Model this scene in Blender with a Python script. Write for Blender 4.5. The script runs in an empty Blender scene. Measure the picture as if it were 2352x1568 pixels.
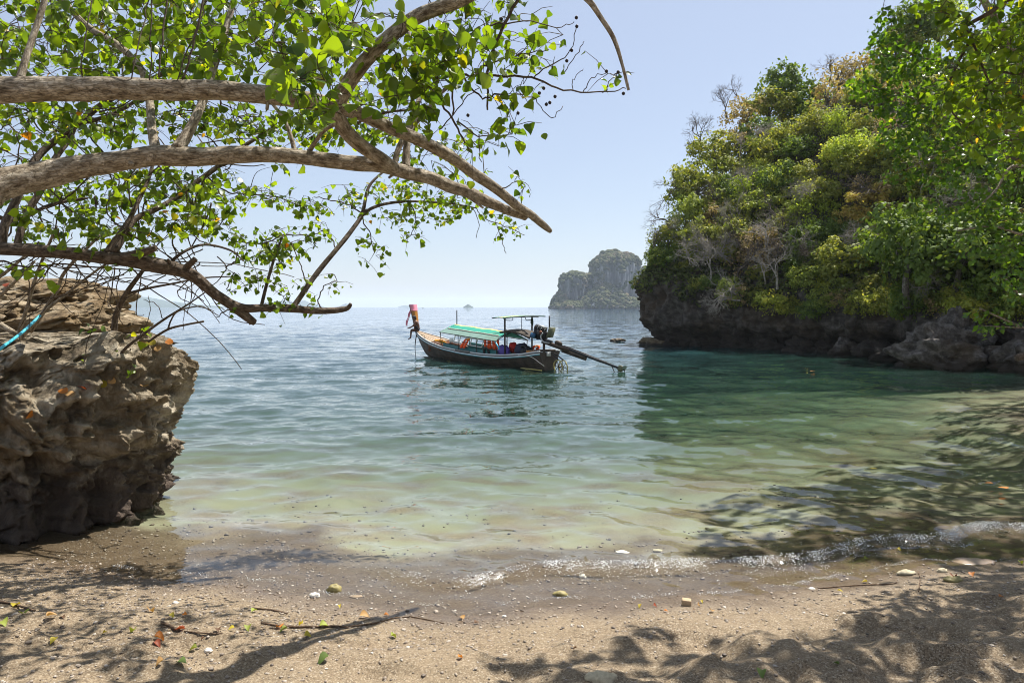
import bpy, math, random
import numpy as np
from mathutils import Vector, Matrix, noise as mnoise

random.seed(7)
rng = np.random.default_rng(7)
sc = bpy.context.scene
COL = sc.collection
R = math.radians

# ---------------------------------------------------------------- camera, sky, sun, exposure
H, F, PITCH = 2.85, 1568.0, math.atan(79 / 1568)
cam = bpy.data.objects.new('camera', bpy.data.cameras.new('camera'))
COL.objects.link(cam)
cam.location = (0, 0, H)
cam.rotation_euler = (math.pi / 2 - PITCH, 0, 0)
cam.data.lens = 24
cam.data.sensor_width = 36
cam.data.clip_start = 0.05
cam.data.clip_end = 40000
sc.camera = cam

SUN_EL, SUN_AZ = R(62), R(42)          # the sun stands high, ahead and to the right
SUN_DIR = Vector((math.sin(SUN_AZ) * math.cos(SUN_EL), math.cos(SUN_AZ) * math.cos(SUN_EL), math.sin(SUN_EL)))
world = bpy.data.worlds.new('World')
sc.world = world
world.use_nodes = True
wn = world.node_tree
wn.nodes.clear()
sky = wn.nodes.new('ShaderNodeTexSky')
sky.sky_type = 'NISHITA'
sky.sun_disc = False
sky.sun_elevation = SUN_EL
sky.sun_rotation = SUN_AZ
sky.altitude = 0
sky.air_density = 1.0
sky.dust_density = 1.0
sky.ozone_density = 1.6
bg = wn.nodes.new('ShaderNodeBackground')
bg.inputs['Strength'].default_value = 0.081
wo = wn.nodes.new('ShaderNodeOutputWorld')
pale_tone = wn.nodes.new('ShaderNodeMix')                    # even pale tone mixed into the sky, standing in for overexposure
pale_tone.data_type = 'RGBA'
pale_tone.inputs[0].default_value = 0.5
pale_tone.inputs[7].default_value = (4.1, 4.45, 5.35, 1)
wn.links.new(sky.outputs[0], pale_tone.inputs[6])
wn.links.new(pale_tone.outputs[2], bg.inputs[0])
wn.links.new(bg.outputs[0], wo.inputs[0])

sun = bpy.data.objects.new('sun', bpy.data.lights.new('sun', 'SUN'))
COL.objects.link(sun)
sun.data.energy = 5.0
sun.data.angle = R(0.53)
sun.data.color = (1.0, 0.955, 0.88)
sun.rotation_euler = SUN_DIR.to_track_quat('Z', 'Y').to_euler()

sc.view_settings.view_transform = 'Standard'
sc.view_settings.look = 'None'
sc.view_settings.exposure = 0.92
sc.view_settings.gamma = 1.0
sc.view_settings.use_curve_mapping = False
sc.cycles.max_bounces = 10
sc.cycles.diffuse_bounces = 3
sc.cycles.glossy_bounces = 3
sc.cycles.transmission_bounces = 4
sc.cycles.transparent_max_bounces = 12
sc.cycles.volume_bounces = 1
sc.cycles.use_denoising = True
sc.cycles.sample_clamp_indirect = 6.0
sc.cycles.filter_width = 1.0

# ---------------------------------------------------------------- helpers
def P(px, py, Y):
    """The point at depth Y (metres ahead) seen at pixel px, py of the 2352 x 1568 photograph."""
    cx, cy = (px - 1176) / F, (784 - py) / F
    d = Vector((cx, math.cos(PITCH) + cy * math.sin(PITCH), -math.sin(PITCH) + cy * math.cos(PITCH)))
    return Vector((0, 0, H)) + d * (Y / d.y)

def G(px, py, z=0.0):
    cx, cy = (px - 1176) / F, (784 - py) / F
    d = Vector((cx, math.cos(PITCH) + cy * math.sin(PITCH), -math.sin(PITCH) + cy * math.cos(PITCH)))
    return Vector((0, 0, H)) + d * ((z - H) / d.z)

def tag(o, label=None, cat=None, group=None, kind=None):
    if label: o['label'] = label
    if cat: o['category'] = cat
    if group: o['group'] = group
    if kind: o['kind'] = kind
    return o

def empty(name, loc=(0, 0, 0), rz=0.0):
    o = bpy.data.objects.new(name, None)
    COL.objects.link(o)
    o.location = loc
    o.rotation_euler = (0, 0, rz)
    o.empty_display_size = 0.1
    return o

def link(name, me, parent=None, loc=None, mat=None):
    o = bpy.data.objects.new(name, me)
    COL.objects.link(o)
    if parent is not None: o.parent = parent
    if loc is not None: o.location = loc
    if mat is not None and not me.materials: me.materials.append(mat)
    return o

def mesh_np(name, V, faces, mat=None, smooth=False, attrs=None):
    """V (n,3); faces: list of (m,k) index arrays; attrs: {name: (n,) or (n,3)} per vertex."""
    me = bpy.data.meshes.new(name)
    V = np.asarray(V, dtype=np.float32)
    faces = [np.asarray(f, dtype=np.int32) for f in faces if len(f)]
    me.vertices.add(len(V))
    me.vertices.foreach_set('co', V.ravel())
    loops = np.concatenate([f.ravel() for f in faces])
    counts = np.concatenate([np.full(len(f), f.shape[1], dtype=np.int32) for f in faces])
    starts = np.concatenate([[0], np.cumsum(counts)[:-1]]).astype(np.int32)
    me.loops.add(len(loops))
    me.loops.foreach_set('vertex_index', loops)
    me.polygons.add(len(counts))
    me.polygons.foreach_set('loop_start', starts)
    me.polygons.foreach_set('loop_total', counts)
    if smooth: me.polygons.foreach_set('use_smooth', np.ones(len(counts), dtype=bool))
    for k, a in (attrs or {}).items():
        a = np.asarray(a, dtype=np.float32)
        if a.ndim == 1:
            me.attributes.new(k, 'FLOAT', 'POINT').data.foreach_set('value', a)
        else:
            me.attributes.new(k, 'FLOAT_VECTOR', 'POINT').data.foreach_set('vector', a.ravel())
    me.update(calc_edges=True)
    me.validate()
    if mat is not None: me.materials.append(mat)
    return me

class MB:
    """Collects shapes (vertices, faces, attributes) into ONE mesh."""
    def __init__(s): s.V, s.Q, s.T, s.r, s.t, s.n = [], [], [], [], [], 0
    def add(s, V, quads=None, tris=None, rnd=0.5, tv=None):
        V = np.asarray(V, dtype=np.float32).reshape(-1, 3)
        if quads is not None and len(quads): s.Q.append(np.asarray(quads, dtype=np.int32) + s.n)
        if tris is not None and len(tris): s.T.append(np.asarray(tris, dtype=np.int32) + s.n)
        s.V.append(V)
        s.r.append(np.broadcast_to(np.asarray(rnd, dtype=np.float32), (len(V),)))
        s.t.append(V if tv is None else np.asarray(tv, dtype=np.float32))
        s.n += len(V)
        return s
    def box(s, c, size, M=None, taper=1.0, rnd=0.5):
        hx, hy, hz = size[0] / 2, size[1] / 2, size[2] / 2
        v = np.array([(x * hx * (taper if z > 0 else 1), y * hy * (taper if z > 0 else 1), z * hz) for z in (-1, 1) for y in (-1, 1) for x in (-1, 1)])
        if M is not None: v = v @ np.array(M.to_3x3()).T
        return s.add(v + np.array(c), quads=[(0, 2, 3, 1), (4, 5, 7, 6), (0, 1, 5, 4), (2, 6, 7, 3), (0, 4, 6, 2), (1, 3, 7, 5)], rnd=rnd)
    def tube(s, pts, rad, n=8, cap=True, rnd=0.5, sub=1, bump=0.0):
        pts = [Vector(p) for p in pts]
        rad = list(rad) if hasattr(rad, '__len__') else [rad] * len(pts)
        if sub > 1: pts, rad = spline(pts, rad, sub)
        N = len(pts)
        ts = [((pts[min(i + 1, N - 1)] - pts[max(i - 1, 0)]).normalized() if (pts[min(i + 1, N - 1)] - pts[max(i - 1, 0)]).length > 1e-9 else Vector((0, 0, 1))) for i in range(N)]
        ref = Vector((0, 0, 1)) if abs(ts[0].z) < 0.9 else Vector((1, 0, 0))
        u = (ref - ts[0] * ref.dot(ts[0])).normalized()
        a = np.arange(n) * (2 * math.pi / n)
        ca, sa = np.cos(a)[:, None], np.sin(a)[:, None]
        V, TV, L = [], [], 0.0
        for i in range(N):
            u = u - ts[i] * u.dot(ts[i])
            u = u.normalized() if u.length > 1e-6 else ts[i].orthogonal().normalized()
            w = ts[i].cross(u)
            if i: L += (pts[i] - pts[i - 1]).length
            rr = np.full((n, 1), rad[i])
            if bump:
                for j in range(n):
                    q = Vector((math.cos(a[j]) * rad[i] * 6, math.sin(a[j]) * rad[i] * 6, L * 4))
                    rr[j] *= 1 + bump * (mnoise.fractal(q, 1.0, 2.0, 3)) + bump * 0.9 * mnoise.noise(Vector((math.cos(a[j]), math.sin(a[j]), L * 2.1)))
            V.append(np.array(pts[i]) + rr * (ca * np.array(u) + sa * np.array(w)))
            TV.append(np.hstack([ca * rad[i], sa * rad[i], np.full((n, 1), L)]))
        V, TV = np.vstack(V), np.vstack(TV)
        i0 = (np.arange(N - 1)[:, None] * n + np.arange(n)[None, :]).ravel()
        i1 = (np.arange(N - 1)[:, None] * n + (np.arange(n)[None, :] + 1) % n).ravel()
        q = np.stack([i0, i1, i1 + n, i0 + n], 1)
        tr = None
        if cap:
            V = np.vstack([V, np.array(pts[0])[None], np.array(pts[-1])[None]])
            TV = np.vstack([TV, [[0, 0, 0]], [[0, 0, L]]])
            c0, c1 = N * n, N * n + 1
            tr = [(c0, (j + 1) % n, j) for j in range(n)] + [(c1, (N - 1) * n + j, (N - 1) * n + (j + 1) % n) for j in range(n)]
        return s.add(V, q, tr, rnd, TV)
    def ball(s, c, r, n=10, m=7, M=None, rnd=0.5, jit=0.0):
        r = (r, r, r) if not hasattr(r, '__len__') else r
        V = [(0, 0, 1)]
        for i in range(1, m):
            ph = math.pi * i / m
            V += [(math.sin(ph) * math.cos(2 * math.pi * j / n), math.sin(ph) * math.sin(2 * math.pi * j / n), math.cos(ph)) for j in range(n)]
        V.append((0, 0, -1))
        V = np.array(V)
        if jit: V = V * (1 + jit * np.array([mnoise.fractal(Vector(v * 1.7) + Vector(c) * 3.1, 1, 2, 3) for v in V])[:, None])
        V = V * np.array(r)
        if M is not None: V = V @ np.array(M.to_3x3()).T
        q = [(1 + i * n + j, 1 + (i + 1) * n + j, 1 + (i + 1) * n + (j + 1) % n, 1 + i * n + (j + 1) % n) for i in range(m - 2) for j in range(n)]
        b = 1 + (m - 2) * n
        t = [(0, 1 + j, 1 + (j + 1) % n) for j in range(n)] + [(len(V) - 1, b + (j + 1) % n, b + j) for j in range(n)]
        return s.add(V + np.array(c), q, t, rnd)
    def grid(s, A, rnd=0.5, close=False, flip=False):
        """A: (rows, cols, 3) array of points joined into quads; close wraps the columns."""
        A = np.asarray(A, dtype=np.float32)
        r, c = A.shape[:2]
        idx = np.arange(r * c).reshape(r, c)
        if close: idx = np.hstack([idx, idx[:, :1]])
        q = np.stack([idx[:-1, :-1], idx[:-1, 1:], idx[1:, 1:], idx[1:, :-1]], -1).reshape(-1, 4)
        if flip: q = q[:, ::-1]
        return s.add(A.reshape(-1, 3), q, None, rnd)
    def mesh(s, name, mat=None, smooth=False):
        return mesh_np(name, np.vstack(s.V), ([np.vstack(s.Q)] if s.Q else []) + ([np.vstack(s.T)] if s.T else []), mat, smooth,
                       {'rnd': np.concatenate(s.r), 'tv': np.vstack(s.t)})
    def build(s, name, mat=None, parent=None, smooth=False, loc=None):
        return link(name, s.mesh(name, mat, smooth), parent, loc)

def spline(pts, rad, sub):
    """Catmull-Rom through the points."""
    out, ro = [], []
    n = len(pts)
    for i in range(n - 1):
        p0, p1, p2, p3 = pts[max(i - 1, 0)], pts[i], pts[i + 1], pts[min(i + 2, n - 1)]
        for k in range(sub):
            t = k / sub
            out.append(0.5 * ((2 * p1) + (p2 - p0) * t + (2 * p0 - 5 * p1 + 4 * p2 - p3) * t * t + (3 * p1 - p0 - 3 * p2 + p3) * t ** 3))
            ro.append(rad[i] * (1 - t) + rad[i + 1] * t)
    out.append(pts[-1]); ro.append(rad[-1])
    return out, ro

def _hash(ix, iy, iz):
    h = (ix.astype(np.int64) * 374761393 + iy.astype(np.int64) * 668265263 + iz.astype(np.int64) * 2147483647) & 0xffffffff
    h = ((h ^ (h >> 13)) * 1274126177) & 0xffffffff
    return ((h ^ (h >> 16)) & 0xffff) / 65535.0

def vnoise(x, y, z=None):
    """Value noise in -1..1, vectorised."""
    if z is None: z = np.zeros_like(x)
    ix, iy, iz = np.floor(x), np.floor(y), np.floor(z)
    fx, fy, fz = x - ix, y - iy, z - iz
    fx, fy, fz = [f * f * f * (f * (f * 6 - 15) + 10) for f in (fx, fy, fz)]
    r = 0
    for a in (0, 1):
        for b in (0, 1):
            for c in (0, 1):
                w = (fx if a else 1 - fx) * (fy if b else 1 - fy) * (fz if c else 1 - fz)
                r = r + w * _hash(ix + a, iy + b, iz + c)
    return r * 2 - 1

def fbm(x, y, z=None, oct=4, gain=0.5):
    s, a, f = 0, 1.0, 1.0
    for k in range(oct):
        s = s + a * vnoise(x * f + 17.3 * k, y * f - 9.1 * k, None if z is None else z * f + 3.3 * k)
        a *= gain; f *= 2.03
    return s

# ---------------------------------------------------------------- materials
def new_mat(name):
    m = bpy.data.materials.new(name)
    m.use_nodes = True
    m.node_tree.nodes.clear()
    nt = m.node_tree
    def N(type, ins=None, out=0, **props):
        n = nt.nodes.new('ShaderNode' + type)
        for k, v in props.items(): setattr(n, k, v)
        for k, v in (ins or {}).items():
            s = n.inputs[k]
            if isinstance(v, bpy.types.NodeSocket): nt.links.new(v, s)
            elif hasattr(v, '__len__') and len(v) == 3 and s.type == 'RGBA': s.default_value = (*v, 1)
            else: s.default_value = v
        return n.outputs[out] if out is not None else n
    def ramp(fac, stops, interp='LINEAR'):
        n = nt.nodes.new('ShaderNodeValToRGB')
        n.color_ramp.interpolation = interp
        e = n.color_ramp.elements
        while len(e) < len(stops): e.new(0.5)
        for i, (p, c) in enumerate(stops):
            e[i].position = p
            e[i].color = (*c, 1) if hasattr(c, '__len__') else (c, c, c, 1)
        nt.links.new(fac, n.inputs[0])
        return n.outputs[0]
    def math_(op, a, b=0.0, clamp=False):
        return N('Math', {0: a, 1: b}, operation=op, use_clamp=clamp)
    def mix(fac, a, b, mode='MIX'):
        n = nt.nodes.new('ShaderNodeMix')
        n.data_type = 'RGBA'; n.blend_type = mode
        for s, v in ((n.inputs[0], fac), (n.inputs[6], a), (n.inputs[7], b)):
            if isinstance(v, bpy.types.NodeSocket): nt.links.new(v, s)
            elif hasattr(v, '__len__'): s.default_value = (*v, 1)
            else: s.default_value = v
        return n.outputs[2]
    def out(surface, disp=None, volume=None):
        o = nt.nodes.new('ShaderNodeOutputMaterial')
        if surface is not None: nt.links.new(surface, o.inputs['Surface'])
        if volume is not None: nt.links.new(volume, o.inputs['Volume'])
        return m
    return m, N, ramp, math_, mix, out

def simple(name, col, rough=0.6, metal=0.0, var=0.25, scale=8.0, spec=0.4, bump=0.0):
    """A plain material with blotchy variation and a little relief."""
    m, N, ramp, math_, mix, out = new_mat(name)
    tc = N('TexCoord', out=3)
    nz = N('TexNoise', {'Vector': tc, 'Scale': scale, 'Detail': 5.0})
    fine = N('TexNoise', {'Vector': tc, 'Scale': scale * 7, 'Detail': 3.0})
    f = math_('ADD', math_('MULTIPLY', nz, 0.7), math_('MULTIPLY', fine, 0.3))
    c = ramp(f, [(0.3, [x * (1 - var) for x in col]), (0.7, [min(1, x * (1 + var * 0.6)) for x in col])])
    ins = {'Base Color': c, 'Roughness': rough, 'Metallic': metal, 'Specular IOR Level': spec}
    if bump: ins['Normal'] = N('Bump', {'Height': f, 'Strength': bump, 'Distance': 0.01})
    return out(N('BsdfPrincipled', ins))

def leaf_mat(name, stops, trans=(3.0, 3.1, 0.6), tmix=0.45, rough=0.38, spec=0.45, back=1.0):
    """Leaves: a glossy upper side over a diffuse and a translucent part; attribute rnd picks the hue."""
    m, N, ramp, math_, mix, out = new_mat(name)
    rnd = N('Attribute', out=2, attribute_name='rnd')
    obr = N('ObjectInfo', out=5)
    v = math_('FRACT', math_('ADD', rnd, math_('MULTIPLY', obr, 0.0)))
    c = ramp(v, stops)
    geo = N('NewGeometry', out=6)
    c2 = mix(math_('MULTIPLY', geo, 0.55 * back), c, [min(1, x * 1.5 + 0.015) for x in stops[len(stops) // 2][1]])
    pb = N('BsdfPrincipled', {'Base Color': c2, 'Roughness': rough, 'Specular IOR Level': spec})
    tr = N('BsdfTranslucent', {'Color': mix(1.0, c, trans, 'MULTIPLY')})
    return out(N('MixShader', {0: tmix, 1: pb, 2: tr}))

def rock_mat(name, base, dark, light, warm, scale=1.0, tide=1.0, tide_col=(0.035, 0.027, 0.02), bump=0.9, sv=(1.2, 1.2, 7.0)):
    m, N, ramp, math_, mix, out = new_mat(name)
    geo = N('NewGeometry', out=None)
    pos = geo.outputs['Position']
    big = N('TexNoise', {'Vector': pos, 'Scale': 0.7 * scale, 'Detail': 6.0, 'Roughness': 0.6})
    med = N('TexNoise', {'Vector': pos, 'Scale': 3.2 * scale, 'Detail': 8.0, 'Roughness': 0.62})
    st = N('Mapping', {'Vector': pos, 'Scale': sv, 'Rotation': (0.25, 0.1, 0)})
    strat = N('TexNoise', {'Vector': st, 'Scale': 1.6 * scale, 'Detail': 6.0, 'Roughness': 0.6})
    c = ramp(med, [(0.28, dark), (0.46, base), (0.62, light), (0.8, base)])
    c = mix(ramp(big, [(0.45, 0.0), (0.65, 0.75)]), c, warm)
    c = mix(math_('MULTIPLY', ramp(strat, [(0.52, 0.0), (0.68, 1.0)]), 0.45), c, dark)
    sep = N('SeparateXYZ', {0: pos}, out=2)
    tz = math_('ADD', sep, math_('MULTIPLY', math_('SUBTRACT', med, 0.5), 1.3 * tide))
    tf = ramp(math_('DIVIDE', tz, max(tide, 0.01)), [(0.0, 1.0), (0.55, 0.85), (1.0, 0.0)])
    c = mix(tf, c, mix(ramp(strat, [(0.4, 0.0), (0.7, 0.6)]), tide_col, [x * 2.2 for x in tide_col]))
    wob = N('VectorMath', {0: pos, 1: N('VectorMath', {0: N('TexNoise', {'Vector': pos, 'Scale': 5 * scale, 'Detail': 3.0}, out=1), 'Scale': 0.16 / scale}, operation='SCALE')}, operation='ADD')
    pit = ramp(N('TexVoronoi', {'Vector': wob, 'Scale': 7.5 * scale, 'Detail': 2.0, 'Roughness': 0.6}), [(0.05, 0.0), (0.34, 1.0)])
    c = mix(math_('MULTIPLY', math_('SUBTRACT', 1.0, pit), 0.55), c, dark)
    fine = N('TexNoise', {'Vector': pos, 'Scale': 16 * scale, 'Detail': 8.0, 'Roughness': 0.65})
    h = math_('ADD', math_('ADD', math_('MULTIPLY', med, 1.0), math_('MULTIPLY', strat, 0.8)), math_('ADD', math_('MULTIPLY', fine, 0.45), math_('MULTIPLY', pit, 0.45)))
    nb = N('Bump', {'Height': h, 'Strength': bump, 'Distance': 0.09 / scale})
    return out(N('BsdfPrincipled', {'Base Color': c, 'Roughness': 0.82, 'Specular IOR Level': 0.25, 'Normal': nb}))

def bark_mat(name, base, dark, light, scale=1.0):
    m, N, ramp, math_, mix, out = new_mat(name)
    tv = N('Attribute', out=1, attribute_name='tv')
    mp = N('Mapping', {'Vector': tv, 'Scale': (34 * scale, 34 * scale, 13 * scale)})
    n1 = N('TexNoise', {'Vector': mp, 'Scale': 1.0, 'Detail': 6.0, 'Roughness': 0.65})
    n2 = N('TexNoise', {'Vector': tv, 'Scale': 4.5 * scale, 'Detail': 5.0})
    n3 = N('TexNoise', {'Vector': tv, 'Scale': 30 * scale, 'Detail': 4.0})
    c = ramp(n1, [(0.33, dark), (0.48, base), (0.66, light)])
    c = mix(ramp(n2, [(0.5, 0.0), (0.75, 0.4)]), c, [x * 0.6 for x in base])
    c = mix(ramp(n3, [(0.6, 0.0), (0.7, 0.5)]), c, dark)
    mc = N('Mapping', {'Vector': tv, 'Scale': (42 * scale, 42 * scale, 13 * scale)})
    wv = N('VectorMath', {0: mc, 1: N('VectorMath', {0: N('TexNoise', {'Vector': mc, 'Scale': 0.9, 'Detail': 3.0}, out=1), 'Scale': 1.4}, operation='SCALE')}, operation='ADD')
    ck = ramp(N('TexVoronoi', {'Vector': wv, 'Scale': 1.3}, feature='DISTANCE_TO_EDGE'), [(0.0, 0.0), (0.07, 1.0)])
    lich = ramp(N('TexNoise', {'Vector': tv, 'Scale': 9 * scale, 'Detail': 6.0, 'Roughness': 0.7}), [(0.55, 0.0), (0.63, 0.55)])
    c = mix(lich, c, [min(1, x * 1.25 + 0.05) for x in light])
    c = mix(math_('MULTIPLY', math_('SUBTRACT', 1.0, ck), 0.35), c, [x * 0.7 for x in dark])
    nb = N('Bump', {'Height': math_('ADD', math_('ADD', n1, math_('MULTIPLY', n3, 0.4)), math_('MULTIPLY', ck, 0.5)), 'Strength': 0.9, 'Distance': 0.014})
    return out(N('BsdfPrincipled', {'Base Color': c, 'Roughness': 0.8, 'Specular IOR Level': 0.25, 'Normal': nb}))

# ---------------------------------------------------------------- the beach and the sea bed (one sheet)
SH_X = np.array([-60, -14, -9, -7, -5.2, -4.2, -2.5, -0.95, 0.3, 1.9, 3.5, 4.7, 6.4, 8, 10, 11, 12, 13, 14, 16, 18, 24, 30, 60.0])
SH_Y = np.array([16, 8.8, 8.1, 7.85, 7.6, 7.3, 6.85, 6.44, 6.38, 6.65, 7.05, 7.42, 7.92, 8.35, 9.1, 10.8, 13.3, 15.3, 16.6, 18.4, 20, 25, 32, 50.0])
def shore(x):
    xs = np.asarray(x, dtype=float)
    return (np.interp(xs - 0.5, SH_X, SH_Y) + np.interp(xs, SH_X, SH_Y) + np.interp(xs + 0.5, SH_X, SH_Y)) / 3 + 0.06 * np.sin(xs * 1.9) + 0.04 * np.sin(xs * 4.3 + 1)

D_IN = np.array([-60, -20, -8, -4, -2, -1, -0.3, 0, 0.5, 1, 2, 4, 8, 14, 24, 40, 80, 300, 1000])
D_Z = np.array([7.0, 3.2, 1.25, 0.62, 0.31, 0.15, 0.03, 0, -0.03, -0.06, -0.13, -0.33, -0.85, -1.5, -2.3, -3.2, -5, -9, -11])
def ground(x, y, detail=True):
    x, y = np.asarray(x, dtype=float), np.asarray(y, dtype=float)
    d = y - shore(x)
    z = np.interp(d, D_IN, D_Z)
    if detail:
        dry = np.clip((-d - 0.55) / 1.2, 0, 1)
        # trodden hummocks: dips left by feet, softened by the wind
        hum = fbm(x * 2.1, y * 2.6, oct=3, gain=0.45)
        side = 0.55 + 0.45 * np.clip((x + 0.5) / 2.5, 0, 1)
        z = z + dry * (side - 0.35) * 0.05 * (0.5 - 1.6 * np.abs(vnoise(x * 3.7 + 3, y * 4.4)))
        z = z + dry * side * (0.10 * hum - 0.07 * np.clip(vnoise(x * 3.1 + 7, y * 3.6 - 4) - 0.25, 0, 1))
        z = z + (0.25 + 0.75 * dry) * 0.010 * fbm(x * 9, y * 11, oct=3)
        z = z + np.clip(d / 3, 0, 1) * 0.10 * fbm(x * 0.7, y * 0.7, oct=3)
    return z

def axis(*segs):
    out = [np.arange(a, b, s) for a, b, s in segs]
    return np.concatenate(out + [np.array([segs[-1][1]])])

gx = axis((-300, -60, 20), (-60, -12, 2.0), (-12, -5.5, 0.2), (-5.5, 6.0, 0.03), (6.0, 14, 0.2), (14, 60, 2.0), (60, 300, 20))
gy = axis((-60, -6, 3.0), (-6, 3.6, 0.3), (3.6, 8.8, 0.026), (8.8, 16, 0.1), (16, 60, 0.8), (60, 300, 12), (300, 1000, 60))
X, Y = np.meshgrid(gx, gy)
Z = ground(X, Y)
zn = Z + 0.02 * vnoise(X * 2, Y * 2) + 0.012 * vnoise(X * 9, Y * 9)
wet = np.clip(1.15 - zn / 0.085, 0, 1) * np.clip(1 + (zn + 0.07) / 0.07, 0.0, 1)
bedf = np.clip(-(zn + 0.07) / 0.08, 0, 1) * np.clip(0.62 + 0.75 * fbm(X * 1.1, Y * 1.3, oct=4), 0.0, 1)
sandm, N, ramp, math_, mix, out = new_mat('coarse_sand')
pos = N('NewGeometry', out=0)
wetn = N('Attribute', out=2, attribute_name='wet')
grain = N('TexVoronoi', {'Vector': pos, 'Scale': 105.0}, out=1)
gsep = N('SeparateColor', {0: grain}, out=0)
n1 = N('TexNoise', {'Vector': pos, 'Scale': 1.4, 'Detail': 6.0})
n2 = N('TexNoise', {'Vector': pos, 'Scale': 26.0, 'Detail': 6.0, 'Roughness': 0.7})
c = ramp(gsep, [(0.0, (0.047, 0.032, 0.021)), (0.25, (0.136, 0.097, 0.059)), (0.6, (0.217, 0.161, 0.099)), (0.85, (0.300, 0.237, 0.159)), (1.0, (0.427, 0.366, 0.272))])
c = mix(math_('MULTIPLY', n2, 0.55), c, (0.127, 0.089, 0.053))
c = mix(ramp(n1, [(0.35, 0.0), (0.7, 0.4)]), c, (0.254, 0.196, 0.126))
c = mix(math_('MULTIPLY', N('Attribute', out=2, attribute_name='bedf'), 0.8), c, (0.245, 0.25, 0.165))
c = mix(math_('MULTIPLY', wetn, 0.8), c, mix(1.0, c, (0.46, 0.42, 0.41), 'MULTIPLY'))
rg = math_('SUBTRACT', 0.9, math_('MULTIPLY', wetn, 0.62))
hb = math_('ADD', math_('MULTIPLY', gsep, 0.5), n2)
nb = N('Bump', {'Height': hb, 'Strength': 0.75, 'Distance': 0.007})
sand = out(N('BsdfPrincipled', {'Base Color': c, 'Roughness': rg, 'Specular IOR Level': 0.35, 'Normal': nb}))
A = np.stack([X, Y, Z], -1)
r_, c_ = X.shape
idx = np.arange(r_ * c_).reshape(r_, c_)
q = np.stack([idx[:-1, :-1], idx[:-1, 1:], idx[1:, 1:], idx[1:, :-1]], -1).reshape(-1, 4)
beach = link('beach', mesh_np('beach', A.reshape(-1, 3), [q], sand, True, {'wet': wet.ravel(), 'bedf': bedf.ravel()}))
tag(beach, 'trodden coarse brown sand sloping into the clear bay', kind='structure')

# ---------------------------------------------------------------- the sea
th = np.concatenate([np.linspace(-100, -46, 36)[:-1], np.linspace(-46, 46, 760), np.linspace(46, 100, 36)[1:]])
rr = np.concatenate([np.geomspace(4.5, 130, 470), np.geomspace(130, 7000, 34)[1:]])
TH, RR = np.meshgrid(np.radians(th), rr)
SX, SY = RR * np.sin(TH), RR * np.cos(TH)
bed = ground(SX, SY, False)
depth = np.clip(-bed, 0, 20)
wz = np.zeros_like(SX)
wr = random.Random(5)
res = RR * 0.011
for k in range(70):
    lam = 0.22 * (1.052 ** k) * wr.uniform(0.9, 1.1)
    if lam > 5: break
    a = R(-100 + wr.gauss(0, 38))
    kx, ky = math.cos(a) * 2 * math.pi / lam, math.sin(a) * 2 * math.pi / lam
    amp = 0.0042 * lam ** 0.85 * wr.uniform(0.5, 1.3)
    grp = 0.75 + 0.5 * np.sin(SX * wr.uniform(-0.5, 0.5) / lam ** 0.5 + SY * wr.uniform(-0.5, 0.5) / lam ** 0.5 + wr.uniform(0, 6))
    fade = np.clip((lam / np.maximum(res, 1e-3) - 1.5) / 2.5, 0, 1)
    wz += (1.9 if lam < .7 else 1.1) * amp * grp * fade * np.sin(kx * SX + ky * SY + wr.uniform(0, 6.28))
wz = wz * (0.8 + 0.5 * vnoise(SX * 0.09, SY * 0.13))
wz = wz * np.clip(depth / 0.22 + 0.2, 0, 1) * np.clip((130 - RR) / 60, 0, 1)
ds = SY - shore(SX)
# the little wave that runs up the beach
wob = 0.10 * np.sin(SX * 1.3 + 0.5) + 0.07 * np.sin(SX * 3.4)
crest = 0.52 + wob + 0.18 * np.clip((SX + 2.2) / 3, 0, 1)
on = np.clip((SX + 1.6) / 1.2, 0, 1) * np.clip((7.2 - SX) / 0.8, 0, 1)
u = ds - crest
bore = np.where(u < 0, np.exp(-(u / 0.10) ** 2), np.exp(-(u / 0.34) ** 2))
rag = 0.6 + 0.5 * vnoise(SX * 3.1, SY * 0.6) + 0.3 * vnoise(SX * 9, SY * 2)
wz = wz + on * bore * 0.075 * np.clip(rag, 0.6, 1.15)
film = np.clip(1 - ds / 0.5, 0, 1)
wz = wz + 0.012 * film
foam = on * np.clip(np.exp(-((u + 0.05) / 0.13) ** 2) * np.clip(rag + 0.1, 0, 1.2), 0, 1)
foam = np.maximum(foam, 0.0 * np.exp(-((ds - 0.05 - 0.03 * vnoise(SX * 3, SX * 0 + 5)) / 0.035) ** 2) * np.clip((7.5 - SX) / 0.8, 0, 1) * np.clip((SX + 4.4) / 1.5, 0, 1))
SZ = wz
seam, N, ramp, math_, mix, out = new_mat('sea_water')
pos = N('NewGeometry', out=0)
dep = N('Attribute', out=2, attribute_name='depth')
fo = N('Attribute', out=2, attribute_name='foam')
m1 = N('Mapping', {'Vector': pos, 'Scale': (0.62, 1.0, 1.0)})
w1 = N('TexNoise', {'Vector': m1, 'Scale': 6.5, 'Detail': 3.0, 'Roughness': 0.55, 'Distortion': 0.3}, out=1)
w2 = N('TexNoise', {'Vector': m1, 'Scale': 1.1, 'Detail': 3.0, 'Roughness': 0.5}, out=1)
gust = ramp(N('TexNoise', {'Vector': m1, 'Scale': 0.045, 'Detail': 3.0}), [(0.3, 0.65), (0.7, 1.25)])
sl = N('VectorMath', {0: N('VectorMath', {0: w1, 1: (0.5, 0.5, 0.5)}, operation='SUBTRACT'), 1: (0.20, 0.30, 0.0)}, operation='MULTIPLY')
s2 = N('VectorMath', {0: N('VectorMath', {0: w2, 1: (0.5, 0.5, 0.5)}, operation='SUBTRACT'), 1: (0.30, 0.44, 0.0)}, operation='MULTIPLY')
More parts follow.
